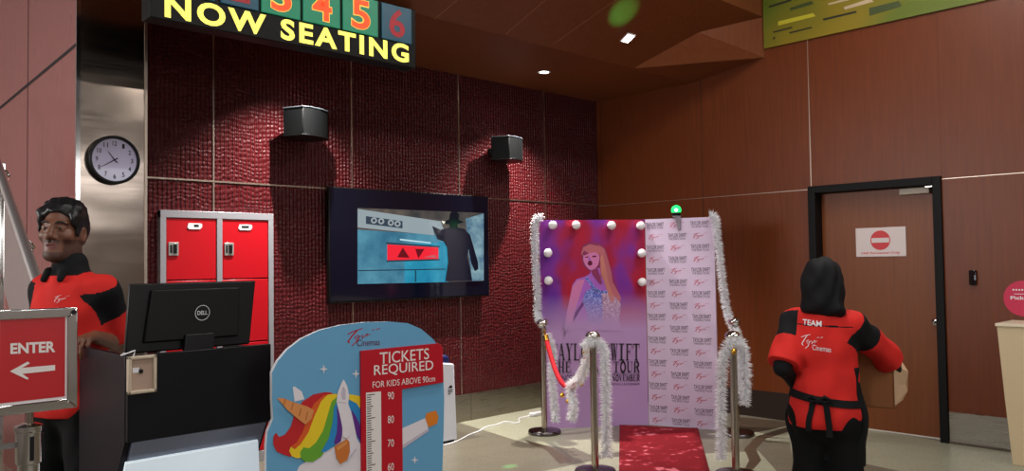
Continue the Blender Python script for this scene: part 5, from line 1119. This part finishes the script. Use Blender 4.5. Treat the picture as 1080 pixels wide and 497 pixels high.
# ================================================================== LIGHT AND CAMERA
def area(name, loc, target, size, energy, col=(1, 1, 1), sy=None):
    l = bpy.data.lights.new(name, 'AREA'); l.energy = energy; l.color = col; l.size = size
    if sy: l.shape = 'RECTANGLE'; l.size_y = sy
    o = bpy.data.objects.new(name, l); COL.objects.link(o); o.location = loc
    o.rotation_euler = (Vector(target)-Vector(loc)).to_track_quat('-Z', 'Y').to_euler(); return o
def spot(name, loc, target, energy, deg, blend=.3, r=.03, col=(1, 1, 1)):
    l = bpy.data.lights.new(name, 'SPOT'); l.energy = energy; l.color = col; l.spot_size = math.radians(deg); l.spot_blend = blend; l.shadow_soft_size = r
    o = bpy.data.objects.new(name, l); COL.objects.link(o); o.location = tuple(float(q) for q in loc)
    o.rotation_euler = (Vector(target)-Vector(loc)).to_track_quat('-Z', 'Y').to_euler(); return o
WARM = (1, .93, .87)
spot('soffit_spot', (5.68, 5.42, 3.33), (5.68, 5.52, 0), 700, 98, 1., .02, WARM)
spot('soffit_spot', (3.20, 5.42, 3.33), (3.20, 5.52, 0), 700, 98, 1., .02, WARM)
spot('slope_spot', sq+nn*.03, (5.3, 4.1, 0), 60, 80, .7, .03, WARM)
for i, (x, y, e) in enumerate(((3.0, 2.3, 50), (5.3, 2.2, 60), (.2, 1.2, 50), (-1.5, -2.5, 60), (2.5, -2.8, 60), (5.5, -3, 60))):
    area('lobby_panel', (x, y, 4.7), (x, y, 0), 1.6, e, (1, .96, .92), .35)
area('rear_fill_low', (.5, -5.85, 2.2), (.5, 0, 2.0), 6.5, 45, (1, .97, .95), .7)  # unseen fill added behind the camera, also for reflections
area('rear_fill_high', (3.6, -5.4, 3.2), (3.6, 0, 2.2), 4.5, 40, (.95, .97, 1), .5)  # second unseen fill added at the rear, higher up
area('left_fill', (-3.9, 6.0, 2.6), (1.5, 6.2, 2.0), 4.0, 260, (1, .96, .95), 1.6)  # unseen fill added at left to light the metal side wall and rail
for a_, c_ in zip(((658, 15),), (0,)):
    spot('green_beam', GL_+np.array([-.03, -.03, .06]), sl(658, 13), 150, 11, .9, .01, (.1, 1, .15))
for x, y in ((575, 467), (538, 492), (829, 462), (815, 484), (805, 492), (820, 490)):
    q_ = atZ(x, y); d_ = unit(q_-GL_); spot('green_beam', GL_+d_*.06, q_, 1100, 2.4, .9, .004, (.1, 1, .25))
w_ = bpy.data.worlds.new('lobby'); SC.world = w_; w_.use_nodes = True
w_.node_tree.nodes['Background'].inputs[0].default_value = (.9, .95, 1, 1); w_.node_tree.nodes['Background'].inputs[1].default_value = .03
cam = bpy.data.cameras.new('camera'); co = bpy.data.objects.new('camera', cam); COL.objects.link(co); SC.camera = co
cam.sensor_fit = 'HORIZONTAL'; cam.sensor_width = 36; cam.lens = 36*FPX/1080; cam.clip_start = .05
co.matrix_world = Matrix(((cR[0], cU[0], -cF[0], CC[0]), (cR[1], cU[1], -cF[1], CC[1]), (cR[2], cU[2], -cF[2], CC[2]), (0, 0, 0, 1)))
SC.view_settings.view_transform = 'Standard'; SC.view_settings.look = 'None'; SC.view_settings.exposure = 0.; SC.view_settings.gamma = 1.; SC.view_settings.use_curve_mapping = False
SC.cycles.use_denoising = True; SC.cycles.max_bounces = 8; SC.cycles.sample_clamp_indirect = 4.
